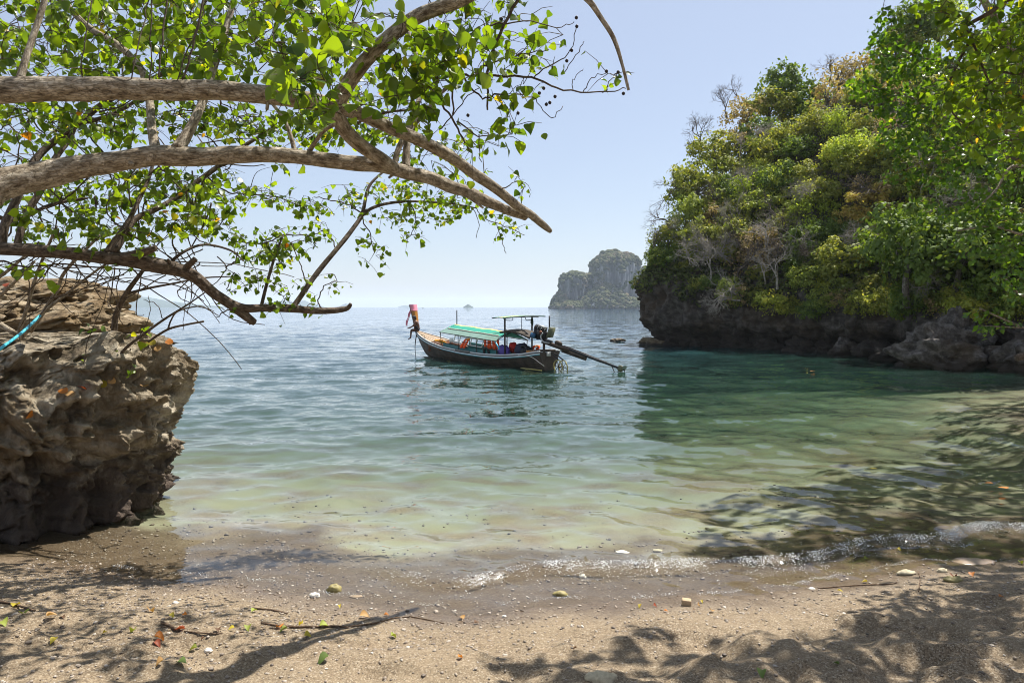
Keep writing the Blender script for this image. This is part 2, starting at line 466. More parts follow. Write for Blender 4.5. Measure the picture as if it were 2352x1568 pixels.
sl = N('VectorMath', {0: N('VectorMath', {0: sl, 1: s2}, operation='ADD'), 1: gust}, operation='MULTIPLY')
calm = ramp(dep, [(0.0, 0.4), (0.2, 1.0)])
sl = N('VectorMath', {0: sl, 1: calm}, operation='MULTIPLY')
nb = N('VectorMath', {0: N('VectorMath', {0: N('NewGeometry', out=1), 1: sl}, operation='ADD')}, operation='NORMALIZE')
fr = N('Fresnel', {'IOR': 1.333, 'Normal': nb})
gl = N('BsdfGlossy', {'Color': (1, 1, 1), 'Roughness': 0.035, 'Normal': nb})
def absorb(k):
    return math_('POWER', math.exp(-k), dep)
tint = N('CombineColor', {0: absorb(0.31), 1: absorb(0.16), 2: absorb(0.22)})
tp = N('BsdfTransparent', {'Color': mix(1.0, tint, (0.97, 0.985, 0.97), 'MULTIPLY')})
body = mix(ramp(math_('DIVIDE', dep, 8.0), [(0.24, 0.0), (0.62, 1.0)]), (0.020, 0.056, 0.042), (0.010, 0.046, 0.092))
df = N('BsdfDiffuse', {'Color': body})
turb = math_('SUBTRACT', 1.0, absorb(0.40))
under = N('MixShader', {0: turb, 1: tp, 2: df})
surf = N('MixShader', {0: fr, 1: under, 2: gl})
fn = N('TexNoise', {'Vector': pos, 'Scale': 46.0, 'Detail': 4.0, 'Roughness': 0.75})
fmask = ramp(math_('MULTIPLY', math_('ADD', fn, math_('MULTIPLY', fo, 0.42)), ramp(fo, [(0.05, 0.0), (0.4, 1.0)])), [(0.88, 0.0), (1.0, 0.4)])
white = N('BsdfPrincipled', {'Base Color': (0.82, 0.83, 0.82), 'Roughness': 0.6})
surf = N('MixShader', {0: fmask, 1: surf, 2: white})
seamat = out(surf)
r_, c_ = SX.shape
idx = np.arange(r_ * c_).reshape(r_, c_)
q = np.stack([idx[:-1, :-1], idx[:-1, 1:], idx[1:, 1:], idx[1:, :-1]], -1).reshape(-1, 4)
sea = link('sea', mesh_np('sea', np.stack([SX, SY, SZ], -1).reshape(-1, 3), [q], seamat, True, {'depth': depth.ravel(), 'foam': foam.ravel()}))
tag(sea, 'rippled clear green and blue sea water of the bay', kind='structure')

# ---------------------------------------------------------------- the hazy air
hz, N, ramp, math_, mix, out = new_mat('haze')
haze_mat = out(None, volume=N('VolumePrincipled', {'Color': (0.76, 0.87, 1.0), 'Density': 0.00013, 'Anisotropy': 0.15}))
hb_ = MB().box((0, 0, 48), (17000, 17000, 124))
haze = hb_.build('haze', haze_mat)
tag(haze, 'thin pale blue haze over the whole bay', kind='stuff')
# ---------------------------------------------------------------- far hills on the horizon
hillm = simple('far_forest_slope', (0.055, 0.075, 0.05), 0.9, scale=0.01, var=0.3, spec=0.1)
def far_hill(name, pts, Y, depth_m, label):
    """A ridge: pts are (px, py) of the skyline; it rises from the sea and has a back slope."""
    n = 90
    px = np.linspace(pts[0][0], pts[-1][0], n)
    py = np.interp(px, [p[0] for p in pts], [p[1] for p in pts])
    rows = []
    for v in np.linspace(0, 1, 17):
        row = []
        for i in range(n):
            top = P(px[i], py[i], Y)
            k = max(0.0, 1 - abs(v * 2 - 1) ** 1.4)
            z = max(top.z, 0.5) * k
            z += (max(top.z, 0) * 0.16 + 1) * k * (1 - 0.7 * k) * mnoise.fractal(Vector((px[i] * 0.11, v * 3.0, Y)), 1, 2, 4)
            yy = Y + (v - 0.5) * depth_m
            row.append((top.x * yy / Y, yy, z - 1.0 * (k < 0.02)))
        rows.append(row)
    o = MB().grid(rows).build(name, hillm, smooth=True)
    tag(o, label, kind='structure')
far_hill('far_hill', [(60, 704), (150, 690), (260, 682), (310, 680), (345, 683), (385, 691), (430, 697), (480, 701), (520, 704.5)], 3900, 900, 'faint blue hill behind the left rock on the horizon')
far_hill('far_hill', [(595, 704.5), (625, 700), (650, 690), (672, 694), (700, 690), (720, 698), (745, 704.5)], 5200, 500, 'faint jagged ridge behind the low dark limb')
far_hill('far_island', [(778, 704.6), (786, 700), (794, 697), (801, 698), (808, 704.6)], 5400, 120, 'faint pale islet just past the tip of the low dark limb')
far_hill('far_island', [(914, 704.8), (922, 702), (930, 700.8), (939, 702), (946, 704.8)], 5800, 120, 'faint pale islet on the horizon left of the boat bow')
far_hill('far_island', [(1064, 705), (1069, 702), (1074, 698.5), (1077, 699), (1083, 703), (1087, 705)], 2600, 60, 'small pointed blue islet on the horizon above the boat awning')

# ---------------------------------------------------------------- the karst island
IY = 950.0
islm, N, ramp, math_, mix, out = new_mat('limestone_cliff')
pos = N('NewGeometry', out=0)
mp = N('Mapping', {'Vector': pos, 'Scale': (0.16, 0.16, 0.018)})
n1 = N('TexNoise', {'Vector': mp, 'Scale': 1.0, 'Detail': 7.0, 'Roughness': 0.65})
n2 = N('TexNoise', {'Vector': pos, 'Scale': 0.05, 'Detail': 5.0})
c = ramp(n1, [(0.36, (0.06, 0.058, 0.055)), (0.5, (0.135, 0.132, 0.13)), (0.65, (0.38, 0.365, 0.34))])
c = mix(ramp(n2, [(0.45, 0.0), (0.62, 0.75)]), c, (0.07, 0.075, 0.05))
sepz = N('SeparateXYZ', {0: pos}, out=2)
c = mix(ramp(math_('DIVIDE', sepz, 6.0), [(0.3, 1.0), (0.7, 0.0)]), c, (0.035, 0.033, 0.03))
cliffm = out(N('BsdfPrincipled', {'Base Color': c, 'Roughness': 0.9, 'Specular IOR Level': 0.15, 'Normal': N('Bump', {'Height': n1, 'Strength': 1.0, 'Distance': 2.5})}))
S1 = IY / F
def px_x(px, Y=IY): return (px - 1176) / F * Y
def py_z(py, Y=IY): return P(1176, py, Y).z
isl_grids = []
def tower(cx, hw, top, dy, depth, seed, prof, sq=3.0):
    rows = []
    n = 120
    for v, k in prof:
        row = []
        for i in range(n):
            a = 2 * math.pi * i / n
            ca, sa = math.cos(a), math.sin(a)
            sr = (abs(ca) ** sq + abs(sa) ** sq) ** (-1 / sq)
            rr_ = 1 + 0.13 * mnoise.fractal(Vector((ca * 2.2, sa * 2.2, v * 0.6 + seed)), 1, 2, 4) + 0.10 * mnoise.fractal(Vector((ca * 7, sa * 7, v * 1.2 + seed)), 1, 2, 3)
            zz = top * v * (1 + (0.05 * mnoise.fractal(Vector((ca * 3, sa * 3 + seed, 0)), 1, 2, 3) if v > 0.5 else 0))
            row.append((px_x(cx) + ca * sr * rr_ * k * hw * S1, IY + dy + sa * sr * rr_ * k * depth, zz - 2.0 * (v == 0)))
        rows.append(row)
    isl_grids.append(np.array(rows))
steep = [(0, 1.0), (0.08, 0.97), (0.2, 0.96), (0.35, 0.97), (0.5, 1.0), (0.62, 1.0), (0.72, 0.97), (0.8, 0.94), (0.87, 0.88), (0.93, 0.75), (0.98, 0.48), (1.0, 0.02)]
dome = [(0, 1.0), (0.1, 0.97), (0.25, 0.9), (0.45, 0.78), (0.65, 0.6), (0.82, 0.4), (0.94, 0.2), (1.0, 0.02)]
tower(1419, 56, py_z(583), 30, 60, 1.0, steep)
tower(1322, 34, py_z(626), 25, 45, 5.0, steep, 2.4)
tower(1372, 40, py_z(628), 40, 45, 9.0, steep)
tower(1412, 34, py_z(574), 38, 40, 41.0, [(v, k ** 1.0) for v, k in ((0, 1.0), (.5, .98), (.8, .95), (.9, .8), (.96, .55), (1.0, .05))], 2.2)
tower(1500, 24, py_z(612), 60, 40, 13.0, steep)
tower(1388, 62, py_z(655), -22, 42, 17.0, dome, 2.2)
tower(1440, 92, py_z(686), -20, 48, 21.0, dome, 2.4)
tower(1310, 50, py_z(692), -12, 46, 25.0, dome, 2.2)
tower(1292, 26, py_z(668), 10, 40, 31.0, dome, 2.2)
island = empty('island', (0, 0, 0))
tag(island, 'steep limestone island with forested top and pale cliff across the bay', kind='structure')
mb = MB()
for g in isl_grids: mb.grid(g, close=True, flip=True)
# low wave-cut shelf along the shore
mb.build('cliff', cliffm, island, smooth=True)
canm, N, ramp, math_, mix, out = new_mat('far_tree_crowns')
rnd = N('Attribute', out=2, attribute_name='rnd')
pos = N('NewGeometry', out=0)
n1 = N('TexNoise', {'Vector': pos, 'Scale': 0.55, 'Detail': 4.0})
c = ramp(rnd, [(0.0, (0.05, 0.062, 0.024)), (0.3, (0.075, 0.088, 0.03)), (0.55, (0.10, 0.105, 0.045)), (0.75, (0.17, 0.135, 0.085)), (0.9, (0.22, 0.165, 0.10)), (1.0, (0.12, 0.15, 0.05))])
c = mix(math_('MULTIPLY', n1, 0.6), c, (0.045, 0.05, 0.03))
farcrown = out(N('BsdfPrincipled', {'Base Color': c, 'Roughness': 0.9, 'Specular IOR Level': 0.1, 'Normal': N('Bump', {'Height': n1, 'Strength': 1.0, 'Distance': 1.5})}))
mb = MB()
r0 = random.Random(3)
for gi, g in enumerate(isl_grids):
    rows, cols = g.shape[:2]
    for i in range(rows - 1):
        for j in range(cols):
            a, b, d = g[i, j], g[i + 1, j], g[i, (j + 1) % cols]
            nrm = np.cross(d - a, b - a); nl = np.linalg.norm(nrm)
            if nl < 1e-6: continue
            nz = abs(nrm[2]) / nl
            area = nl
            skirt = gi in (4, 5, 6, 7)
            if a[1] > IY + 60: continue
            p_ = (0.055 if skirt else (0.06 if nz > 0.22 else (0.02 if mnoise.noise(Vector(a * 0.03)) > 0.28 else 0.0008))) * area
            k = int(p_) + (r0.random() < p_ % 1)
            for _ in range(min(k, 7)):
                f1, f2 = r0.random(), r0.random()
                p = a + (b - a) * f1 + (d - a) * f2
                if p[2] < 1.5: continue
                s = r0.uniform(1.6, 3.6)
                hue = min(1, max(0, 0.42 + 0.5 * mnoise.noise(Vector((p[0] * 0.035, p[2] * 0.05, gi))) + r0.gauss(0, 0.17)))
                mb.ball(p + np.array((0, 0, s * 0.25)), (s, s, s * 0.85), 7, 5, rnd=hue, jit=0.45)
fo_ = mb.build('forest', farcrown, island)
fo_['kind'] = 'stuff'

# a speck of a boat on the horizon
dk = simple('dark_paint', (0.03, 0.03, 0.035), 0.6)
t = empty('far_boat', P(971, 703.6, 1500))
t.location.z = 0
t.scale = (.4, .4, .4)
tag(t, 'tiny dark boat on the horizon just right of the boat bow post', 'boat')
mb = MB(); mb.grid([[(x, y * w, z) for x, w in ((-6, .2), (-4, .8), (0, 1), (4, .8), (6, .3))] for y, z in ((-1.6, 1.4), (-1.2, -.3), (1.2, -.3), (1.6, 1.4))])
mb.build('hull', dk, t)
MB().box((1, 0, 2.2), (3.5, 2, 2.0)).build('cabin', dk, t)

# ---------------------------------------------------------------- the wooded headland
ST = [((20, 80), (.78, -.6)), ((12.5, 64), (1, -.12)), ((10.2, 55), (1, .1)), ((9.45, 51), (.93, .35)), ((11.2, 48.7), (.62, .78)), ((14.5, 46.8), (.5, .86)), ((17.3, 43.8), (.5, .86)), ((20.2, 40.6), (.55, .83)), ((22.2, 36.2), (.7, .7)), ((24, 31.6), (.72, .69)), ((27.5, 27), (.75, .66)), ((34, 22), (.7, .7)), ((46, 16), (.5, .86))]
HC = [1.0, 1.05, 1.08, 1.05, 0.98, 0.92, 0.86, 0.8, 0.8, 0.8, 0.8, 0.8, 0.8]      # cliff height
HT = [0.5, 0.58, 0.63, 0.70, 0.80, 0.92, 1.06, 1.12, 1.12, 1.1, 1.0, 1, 1]           # hill height
PROF = [(0.9, -2.5), (0.75, -0.4), (0.8, 0.25), (0.55, 0.8), (-0.1, 1.5), (-0.35, 2.3), (-0.15, 3.2), (-0.3, 4.0), (0.15, 4.9), (1.0, 5.6), (2.2, 6.9), (4.2, 9.6), (6.5, 12.6), (9.5, 15.6), (13.5, 18.4), (19, 20.2), (28, 21), (45, 18)]
NU, NV = 260, 110
def lerp_tab(tab, t):
    i = min(int(t), len(tab) - 2); f = t - i
    return tab[i] * (1 - f) + tab[i + 1] * f
stp, _ = spline([Vector((*p, 0)) for p, _d in ST], [0] * len(ST), 24)
std, _ = spline([Vector((*d, 0)) for _p, d in ST], [0] * len(ST), 24)
pp, _ = spline([Vector((a, b, 0)) for a, b in PROF], [0] * len(PROF), 10)
HG = np.zeros((NU, NV, 3))
ST = [((a + (0.85 if b > 43 else 0.3), b), d) for (a, b), d in ST]
stp, _ = spline([Vector((*p, 0)) for p, _d in ST], [0] * len(ST), 24)
for i in range(NU):
    fu = i / (NU - 1)
    k = fu * (len(stp) - 1)
    s = stp[int(k)].lerp(stp[min(int(k) + 1, len(stp) - 1)], k % 1)
    d = std[int(k)].normalized()
    t = fu * (len(ST) - 1)
    hc, ht = lerp_tab(HC, t), lerp_tab(HT, t)
    for j in range(NV):
        m = (j / (NV - 1)) ** 1.15 * (len(pp) - 1)
        q_ = pp[int(m)].lerp(pp[min(int(m) + 1, len(pp) - 1)], m % 1)
        z = q_.y * hc if q_.y < 5.2 else 5.2 * hc + (q_.y - 5.2) * ht
        p = Vector((s.x + d.x * q_.x, s.y + d.y * q_.x, z))
        w = min(1.0, 0.35 + max(0, z) * 0.12)
        a = Vector((p.x * 0.22, p.y * 0.22, p.z * 0.2))
        dd = 0.75 * w * mnoise.fractal(a, 1, 2, 4)
        b = Vector((p.x * 0.8, p.y * 0.8, p.z * 0.55))
        rocky = 1.0 if z < 6.5 else 0.35
        dd += rocky * (0.62 * (mnoise.ridged_multi_fractal(b, 0.9, 2.1, 5, 1.0, 2.0) - 1.1) + 0.2 * mnoise.fractal(b * 4.1, 0.9, 2, 4))
        HG[i, j] = p - Vector((d.x, d.y, -0.25 if z > 6 else 0.0)) * dd
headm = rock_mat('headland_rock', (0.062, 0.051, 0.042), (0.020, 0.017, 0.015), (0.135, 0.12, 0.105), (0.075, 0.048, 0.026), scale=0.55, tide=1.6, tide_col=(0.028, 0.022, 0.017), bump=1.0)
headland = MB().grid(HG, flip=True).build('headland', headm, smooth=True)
tag(headland, 'dark overhanging limestone headland carrying the forest on the right', kind='structure')
def on_head(u, v):
    """A point of the headland surface and its outward normal; u along the shore 0..1, v up the slope 0..1."""
    a, b = u * (NU - 1), v * (NV - 1)
    i, j = min(int(a), NU - 2), min(int(b), NV - 2)
    p = HG[i, j]
    n = np.cross(HG[i, j + 1] - p, HG[i + 1, j] - p)
    n = n / (np.linalg.norm(n) + 1e-9)
    if n[2] < 0: n = -n
    return Vector(p), Vector(n)

# ---------------------------------------------------------------- rocks built from stacked uneven outlines
def slab_rock(name, rows, mat, seed, amp=0.22, nang=560, nz=190, sq=2.6, flute=0.06, strata=0.10, parent=None):
    """rows: (z, x0, x1, y0, y1) boxes that a rounded outline fills, from the bottom up."""
    zs = np.array([r[0] for r in rows]); tab = np.array([r[1:] for r in rows])
    zz = np.linspace(zs[0], zs[-1], nz)
    A = []
    for iz, z in enumerate(zz):
        x0, x1, y0, y1 = [np.interp(z, zs, tab[:, k]) for k in range(4)]
        cx, cy, rx, ry = (x0 + x1) / 2, (y0 + y1) / 2, (x1 - x0) / 2, (y1 - y0) / 2
        row = []
        for i in range(nang):
            a = 2 * math.pi * i / nang
            ca, sa = math.cos(a), math.sin(a)
            sr = (abs(ca) ** sq + abs(sa) ** sq) ** (-1 / sq)
            x, y = cx + ca * sr * rx, cy + sa * sr * ry
            v = Vector((x, y, z))
            d = amp * 1.2 * mnoise.fractal(v * 0.75 + Vector((seed, 0, 0)), 1, 2, 3)
            rg = mnoise.ridged_multi_fractal(Vector((x * 1.3, y * 1.3, z * 1.7 + seed)), 0.9, 2.1, 5, 1.0, 2.0)
            d += amp * 0.75 * (rg - 1.15)
            tilt = z + 0.22 * x + 0.15 * mnoise.noise(Vector((x * 0.8, y * 0.8, seed)))
            st = (tilt * 2.7 + 0.3 * mnoise.noise(v * 2.0)) % 1.0
            d += strata * (1.0 - 2.2 * abs(st - 0.42)) * (0.5 + 0.8 * abs(mnoise.noise(v * 1.1 + Vector((9, seed, 0)))))
            d -= flute * 2.0 * max(0.0, mnoise.noise(Vector((x * 2.8, y * 2.8, z * 0.55 + seed)))) ** 0.7 * (1.5 if z < 1.2 else .7)
            if strata < .05: d += .16 * (mnoise.ridged_multi_fractal(Vector((x * 2.1, y * 2.1, z * .25 + seed)), .9, 2.1, 3, 1, 2) - 1.2) * min(1, max(.25, 1.6 - z))
            w_ = v + Vector((mnoise.noise(v * 2.2), mnoise.noise(v * 2.2 + Vector((5, 0, 0))), mnoise.noise(v * 2.2 + Vector((0, 5, 0))))) * .16
            ds_ = mnoise.voronoi(Vector((w_.x * 2.4, w_.y * 2.4, w_.z * (1.5 if strata < .05 else 3.0))))[0]
            e_ = ds_[1] - ds_[0]
            d += 0.11 * (min(e_, .22) / .22 - .85) + .07 * (0.5 - ds_[0])
            ds2 = mnoise.voronoi(Vector((w_.x * 6.5, w_.y * 6.5, w_.z * (4.0 if strata < .05 else 8.0))))[0]
            d += 0.03 * (min(ds2[1] - ds2[0], .2) / .2 - .8) * max(0, .5 + 1.5 * mnoise.noise(v * .9 + Vector((0, seed, 0))))
            d += 0.11 * (mnoise.ridged_multi_fractal(v * 4.2 + Vector((seed, 3, 1)), 0.8, 2.1, 4, 1.0, 2.0) - 1.1) + 0.03 * mnoise.fractal(v * 11, 0.8, 2, 3)
            cap = min(1.0, (nz - 1 - iz) / 6.0)
            L = math.hypot(ca * sr * rx, sa * sr * ry)
            k = max(0.02, (L + d * min(1, L)) / max(L, 1e-6)) * (1 if iz < nz - 1 else 0.02)
            row.append((cx + ca * sr * rx * k, cy + sa * sr * ry * k, z + 0.10 * mnoise.fractal(v * 2.2 + Vector((0, 5, seed)), 1, 2, 4) * min(1, iz / 8)))
        A.append(row)
    return MB().grid(A, close=True).build(name, mat, parent, smooth=True)

rockm = rock_mat('weathered_limestone', (0.20, 0.145, 0.082), (0.055, 0.038, 0.021), (0.40, 0.335, 0.235), (0.165, 0.10, 0.036), scale=1.0, tide=0.95, tide_col=(0.05, 0.037, 0.027), bump=1.0)
frontm = rock_mat('fluted_limestone', (0.195, 0.155, 0.102), (0.05, 0.038, 0.025), (0.40, 0.35, 0.265), (0.15, 0.10, 0.045), tide=0.95, tide_col=(0.05, 0.036, 0.027), bump=1.0, sv=(4.5, 4.5, 1.2))
front = slab_rock('boulder', [(-0.5, -9.7, -5.2, 8.15, 11.3), (0.0, -9.7, -5.2, 8.2, 11.3), (0.35, -9.7, -5.2, 8.4, 11.3), (0.65, -9.7, -5.15, 8.5, 11.2), (0.95, -9.7, -5.0, 8.35, 11.1), (1.2, -9.6, -5.02, 8.05, 11.0), (1.5, -9.6, -4.92, 7.95, 11.0), (1.7, -9.5, -4.85, 8.05, 10.9), (1.95, -9.4, -4.9, 8.3, 10.8), (2.2, -9.2, -4.88, 8.6, 10.6), (2.36, -9.0, -4.88, 8.9, 10.4), (2.44, -7.5, -5.0, 9.1, 9.9), (2.47, -6.2, -5.4, 9.3, 9.6)], frontm, 3.0, amp=0.27, strata=0.02, flute=0.16)
tag(front, 'big pitted brown limestone boulder at the water edge, undercut, nearest the beach', 'boulder')
upper = slab_rock('boulder', [(1.2, -12, -6.3, 9.9, 13.0), (1.7, -12, -6.3, 9.8, 12.8), (2.1, -12, -6.45, 9.9, 12.6), (2.45, -11.8, -6.4, 10.1, 12.6), (2.62, -11.8, -6.7, 10.45, 12.5), (2.85, -11.6, -6.5, 10.2, 12.4), (3.02, -11.4, -6.5, 10.2, 12.3), (3.14, -11.2, -6.8, 10.5, 12.0), (3.24, -10.8, -7.0, 10.7, 11.7), (3.3, -10, -7.4, 10.9, 11.4)], rockm, 11.0, amp=0.24, strata=0.15)
tag(upper, 'pale layered limestone rock rising behind the big undercut boulder', 'boulder')

ledge = slab_rock('boulder', [(1.6, -12, -5.6, 9.1, 11.5), (2.2, -12, -5.65, 9.1, 11.5), (2.45, -12, -5.75, 9.2, 11.4), (2.62, -11.8, -5.7, 9.3, 11.3), (2.78, -11.6, -5.95, 9.6, 11.2), (2.9, -11, -6.3, 9.8, 11.0), (2.95, -10, -7.0, 10.0, 10.8)], rockm, 19.0, amp=0.26, strata=0.09)
tag(ledge, 'stepped pale rock ledge between the undercut boulder and the layered rock', 'boulder')

def small_rock(name, c, r, mat, seed, label=None, cat='rock', group=None, n=40, m=24, amp=0.5, flat=0.0, parent=None, freq=1.3):
    V = []
    mb = MB()
    mb.ball((0, 0, 0), (1, 1, 1), n, m)
    v = mb.V[0].copy()
    for i in range(len(v)):
        q_ = Vector(v[i]) * freq + Vector((seed * 7.3, seed, 0))
        k = 1 + amp * (0.55 * mnoise.fractal(q_, 1, 2, 4) + 0.35 * (mnoise.ridged_multi_fractal(q_ * 1.3, 0.9, 2, 4, 1, 2) - 1.0))
        v[i] = v[i] * max(0.35, k)
    v = v * np.array(r)
    if flat: v[:, 2] = np.maximum(v[:, 2], -abs(flat))
    mb.V[0] = v.astype(np.float32); mb.t[0] = mb.V[0]
    o = mb.build(name, mat, parent, smooth=True, loc=c)
    if label: tag(o, label, cat, group)
    return o

wetrock = rock_mat('shore_rock', (0.19, 0.15, 0.10), (0.06, 0.05, 0.035), (0.34, 0.29, 0.22), (0.17, 0.12, 0.055), scale=1.0, tide=0.25, bump=1.0)
small_rock('rock', G(1420, 784) + Vector((0, 0.2, -0.02)), (0.58, 0.4, 0.26), wetrock, 1, 'small mossy rock awash by itself between boat and headland', amp=0.7)
small_rock('rock', G(1513, 793) + Vector((0.4, 0.9, 0.05)), (1.75, 0.9, 0.55), wetrock, 2, 'low flat brown rock at the foot of the headland cape', amp=0.6)
gray = rock_mat('grey_limestone', (0.070, 0.060, 0.050), (0.022, 0.019, 0.016), (0.165, 0.15, 0.135), (0.07, 0.046, 0.025), scale=0.9, tide=0.5, bump=1.0)
small_rock('rock', Vector((20.4, 32.6, 0.35)), (1.75, 1.4, 1.35), gray, 5, 'large grey craggy rock at the right shore, in front of the dark headland base', n=90, m=50, amp=0.75, freq=1.6)
small_rock('rock', Vector((21.9, 33.4, 0.9)), (1.1, 1.2, 1.35), gray, 8, 'grey pointed rock leaning behind the large craggy one', n=70, m=40, amp=0.75, freq=1.6)
small_rock('rock', G(1945, 815) + Vector((0.2, 0.4, 0.1)), (1.0, 0.8, 0.75), gray, 9, 'small dark rock at the waterline near the middle of the headland', amp=0.7)
for k_, (px, py, r, lab) in enumerate(((1605, 797, .6, 'dark rock at the waterline just right of the low flat brown rock'), (1690, 800, .8, 'dark rock at the waterline under the whitish dead boughs'), (1770, 804, .7, 'dark rock at the cliff foot between the dead boughs and the shaded gully'),
                                        (1850, 808, .9, 'dark rock at the waterline under the shaded gully'), (1900, 811, .6, 'small dark rock left of the dark rock at mid headland waterline'), (2010, 821, .8, 'dark rock at the waterline just left of the large craggy rock'), (2050, 828, .7, 'dark rock against the left foot of the large craggy rock'), (2290, 845, .9, 'dark rock low between the large craggy rock and the right edge'))):
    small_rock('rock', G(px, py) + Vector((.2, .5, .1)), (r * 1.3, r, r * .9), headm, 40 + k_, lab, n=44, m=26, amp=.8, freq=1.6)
small_rock('rock', Vector((23.6, 30.8, 0.4)), (1.7, 1.3, 1.1), gray, 12, 'dark rock at the right edge of the shore', n=60, m=34, amp=0.7)
small_rock('rock', G(362, 1099) + Vector((-0.15, 0.05, -0.02)), (0.42, 0.2, 0.1), wetrock, 14, 'low dark rock just breaking the water beside the undercut boulder', amp=0.7)
# ---------------------------------------------------------------- the longtail boat
BOAT_LOC, BOAT_RZ = Vector((1.72, 31.0, 0.0)), math.atan2(0.803, -0.596)
boat = empty('boat', BOAT_LOC, BOAT_RZ)
tag(boat, 'old wooden longtail boat with green awning anchored in the bay', 'boat')
BM = Matrix.Translation(BOAT_LOC) @ Matrix.Rotation(BOAT_RZ, 4, 'Z')
BMI = BM.inverted()
def bw(x, y, z): return BM @ Vector((x, y, z))          # boat to world; x to the bow, y to port
def bl(p): return BMI @ Vector(p)

wood_dark = simple('tarred_hull_wood', (0.062, 0.046, 0.034), 0.62, scale=2.6, var=0.75, bump=0.25)
wood_deck = simple('sun_bleached_wood', (0.36, 0.265, 0.175), 0.75, scale=5, var=0.3, bump=0.2)
wood_red = simple('red_brown_wood', (0.155, 0.06, 0.03), 0.6, scale=4, var=0.3)
wood_post = simple('orange_varnished_wood', (0.42, 0.18, 0.035), 0.4, scale=5, var=0.35)
white_p = simple('white_paint', (0.72, 0.72, 0.70), 0.5, var=0.1)
blue_p = simple('pale_blue_paint', (0.12, 0.36, 0.43), 0.5, var=0.15)
teal_p = simple('teal_paint', (0.012, 0.11, 0.105), 0.5, var=0.3)
teal_c = simple('teal_canvas', (0.02, 0.27, 0.19), 0.8, scale=3, var=0.12)
yellow_c = simple('yellow_canvas', (0.66, 0.50, 0.15), 0.8, var=0.1)
black = simple('black_iron', (0.016, 0.016, 0.018), 0.5, var=0.3)
iron = simple('rusty_iron', (0.06, 0.042, 0.03), 0.6, 0.3, var=0.5)
steel = simple('worn_steel', (0.42, 0.42, 0.40), 0.35, 0.8)
olive = simple('olive_paint', (0.10, 0.105, 0.055), 0.5, var=0.3)
orange_f = simple('orange_fabric', (0.78, 0.085, 0.012), 0.8, var=0.15)
amber_f = simple('amber_fabric', (0.72, 0.28, 0.02), 0.8, var=0.15)
purple_f = simple('purple_tarp', (0.085, 0.055, 0.28), 0.6, var=0.2)
navy_f = simple('dark_blue_fabric', (0.022, 0.026, 0.055), 0.8, var=0.3)
red_f = simple('red_fabric', (0.5, 0.02, 0.012), 0.8)
brown_c = simple('brown_canvas', (0.06, 0.045, 0.032), 0.85, var=0.3)
pink_f = simple('pink_cloth', (0.80, 0.27, 0.36), 0.8, var=0.12)
cyan_p = simple('cyan_plastic', (0.05, 0.45, 0.62), 0.4, var=0.1)
rope_m = simple('old_rope', (0.30, 0.25, 0.17), 0.9, var=0.3)
rubber = simple('black_rubber', (0.02, 0.02, 0.02), 0.75, var=0.3)
bamboo = simple('pale_bamboo', (0.42, 0.35, 0.12), 0.55, var=0.3)
# clear sheet: half see-through plastic
pm, N, ramp, math_, mix, out = new_mat('plastic_sheet')
plastic = out(N('MixShader', {0: 0.62, 1: N('BsdfTransparent', {'Color': (0.9, 0.95, 0.92)}), 2: N('MixShader', {0: 0.4, 1: N('BsdfPrincipled', {'Base Color': (0.33, 0.50, 0.41), 'Roughness': 0.3}), 2: N('BsdfTranslucent', {'Color': (0.5, 0.6, 0.5)})})}))

SX_ = [0, 1, 2.5, 4, 6, 8, 9.5, 10.7, 11.6, 12.2, 12.5]
SB_ = [0.56, 0.74, 0.92, 1.0, 1.0, 0.95, 0.82, 0.62, 0.38, 0.18, 0.05]
SG_ = [0.84, 0.66, 0.53, 0.50, 0.55, 0.68, 0.86, 1.06, 1.22, 1.34, 1.42]
KX_ = [0, 9.2, 10.4, 11.2, 11.8, 12.3, 12.5]
KZ_ = [-0.28, -0.34, -0.22, 0.0, 0.56, 1.12, 1.36]
def gun(x):
    xs = np.linspace(x - 0.35, x + 0.35, 5)
    return float(np.mean(np.interp(xs, SX_, SB_))), float(np.mean(np.interp(xs, SX_, SG_)))
def keel(x): return float(np.mean(np.interp(np.linspace(x - 0.2, x + 0.2, 5), KX_, KZ_)))
def section(x, inset=0.0, floor=None, n=9, fuller=0.5):
    b, g = gun(x); k = min(keel(x) + inset, g - 0.02)
    b = max(b - inset, 0.01)
    pts = []
    for i in range(n):
        t = i / (n - 1)
        z = k + (g - k) * t
        y = b * t ** fuller
        if floor is not None and z < floor: z = min(floor, g - 0.03)
        pts.append((y, z))
    return pts
xs = list(np.linspace(0, 12.5, 60))
rows = []
for x in xs:
    s_ = section(x)
    rows.append([(x, y, z) for y, z in reversed(s_)] + [(x, -y, z) for y, z in s_[1:]])
mb = MB(); mb.grid(rows, flip=True)
tr = rows[0]; n_ = len(tr)
mb.add(tr + [(0, 0, 0.4)], None, [(n_, i, i + 1) for i in range(n_ - 1)] + [(n_, n_ - 1, 0)])
hull = mb.build('hull', wood_dark, boat, smooth=True)
for lvl in (0.32, 0.55, 0.78):                          # lapped strakes
    for sgn in (1, -1):
        pts = []
        for x in np.linspace(0.05, 12.0, 40):
            b, g = gun(x); k = keel(x)
            pts.append((x, sgn * (b * lvl ** 0.5 + 0.004), k + (g - k) * lvl))
        MB().tube(pts, 0.012, 5).build('strake', wood_dark, hull)
rows = []
for x in np.linspace(0.06, 9.95, 44):
    s_ = section(x, 0.05, 0.12)
    rows.append([(x, y, z) for y, z in reversed(s_)] + [(x, -y, z) for y, z in s_[1:]])
MB().grid(rows).build('inner_lining', teal_p, boat, smooth=True)
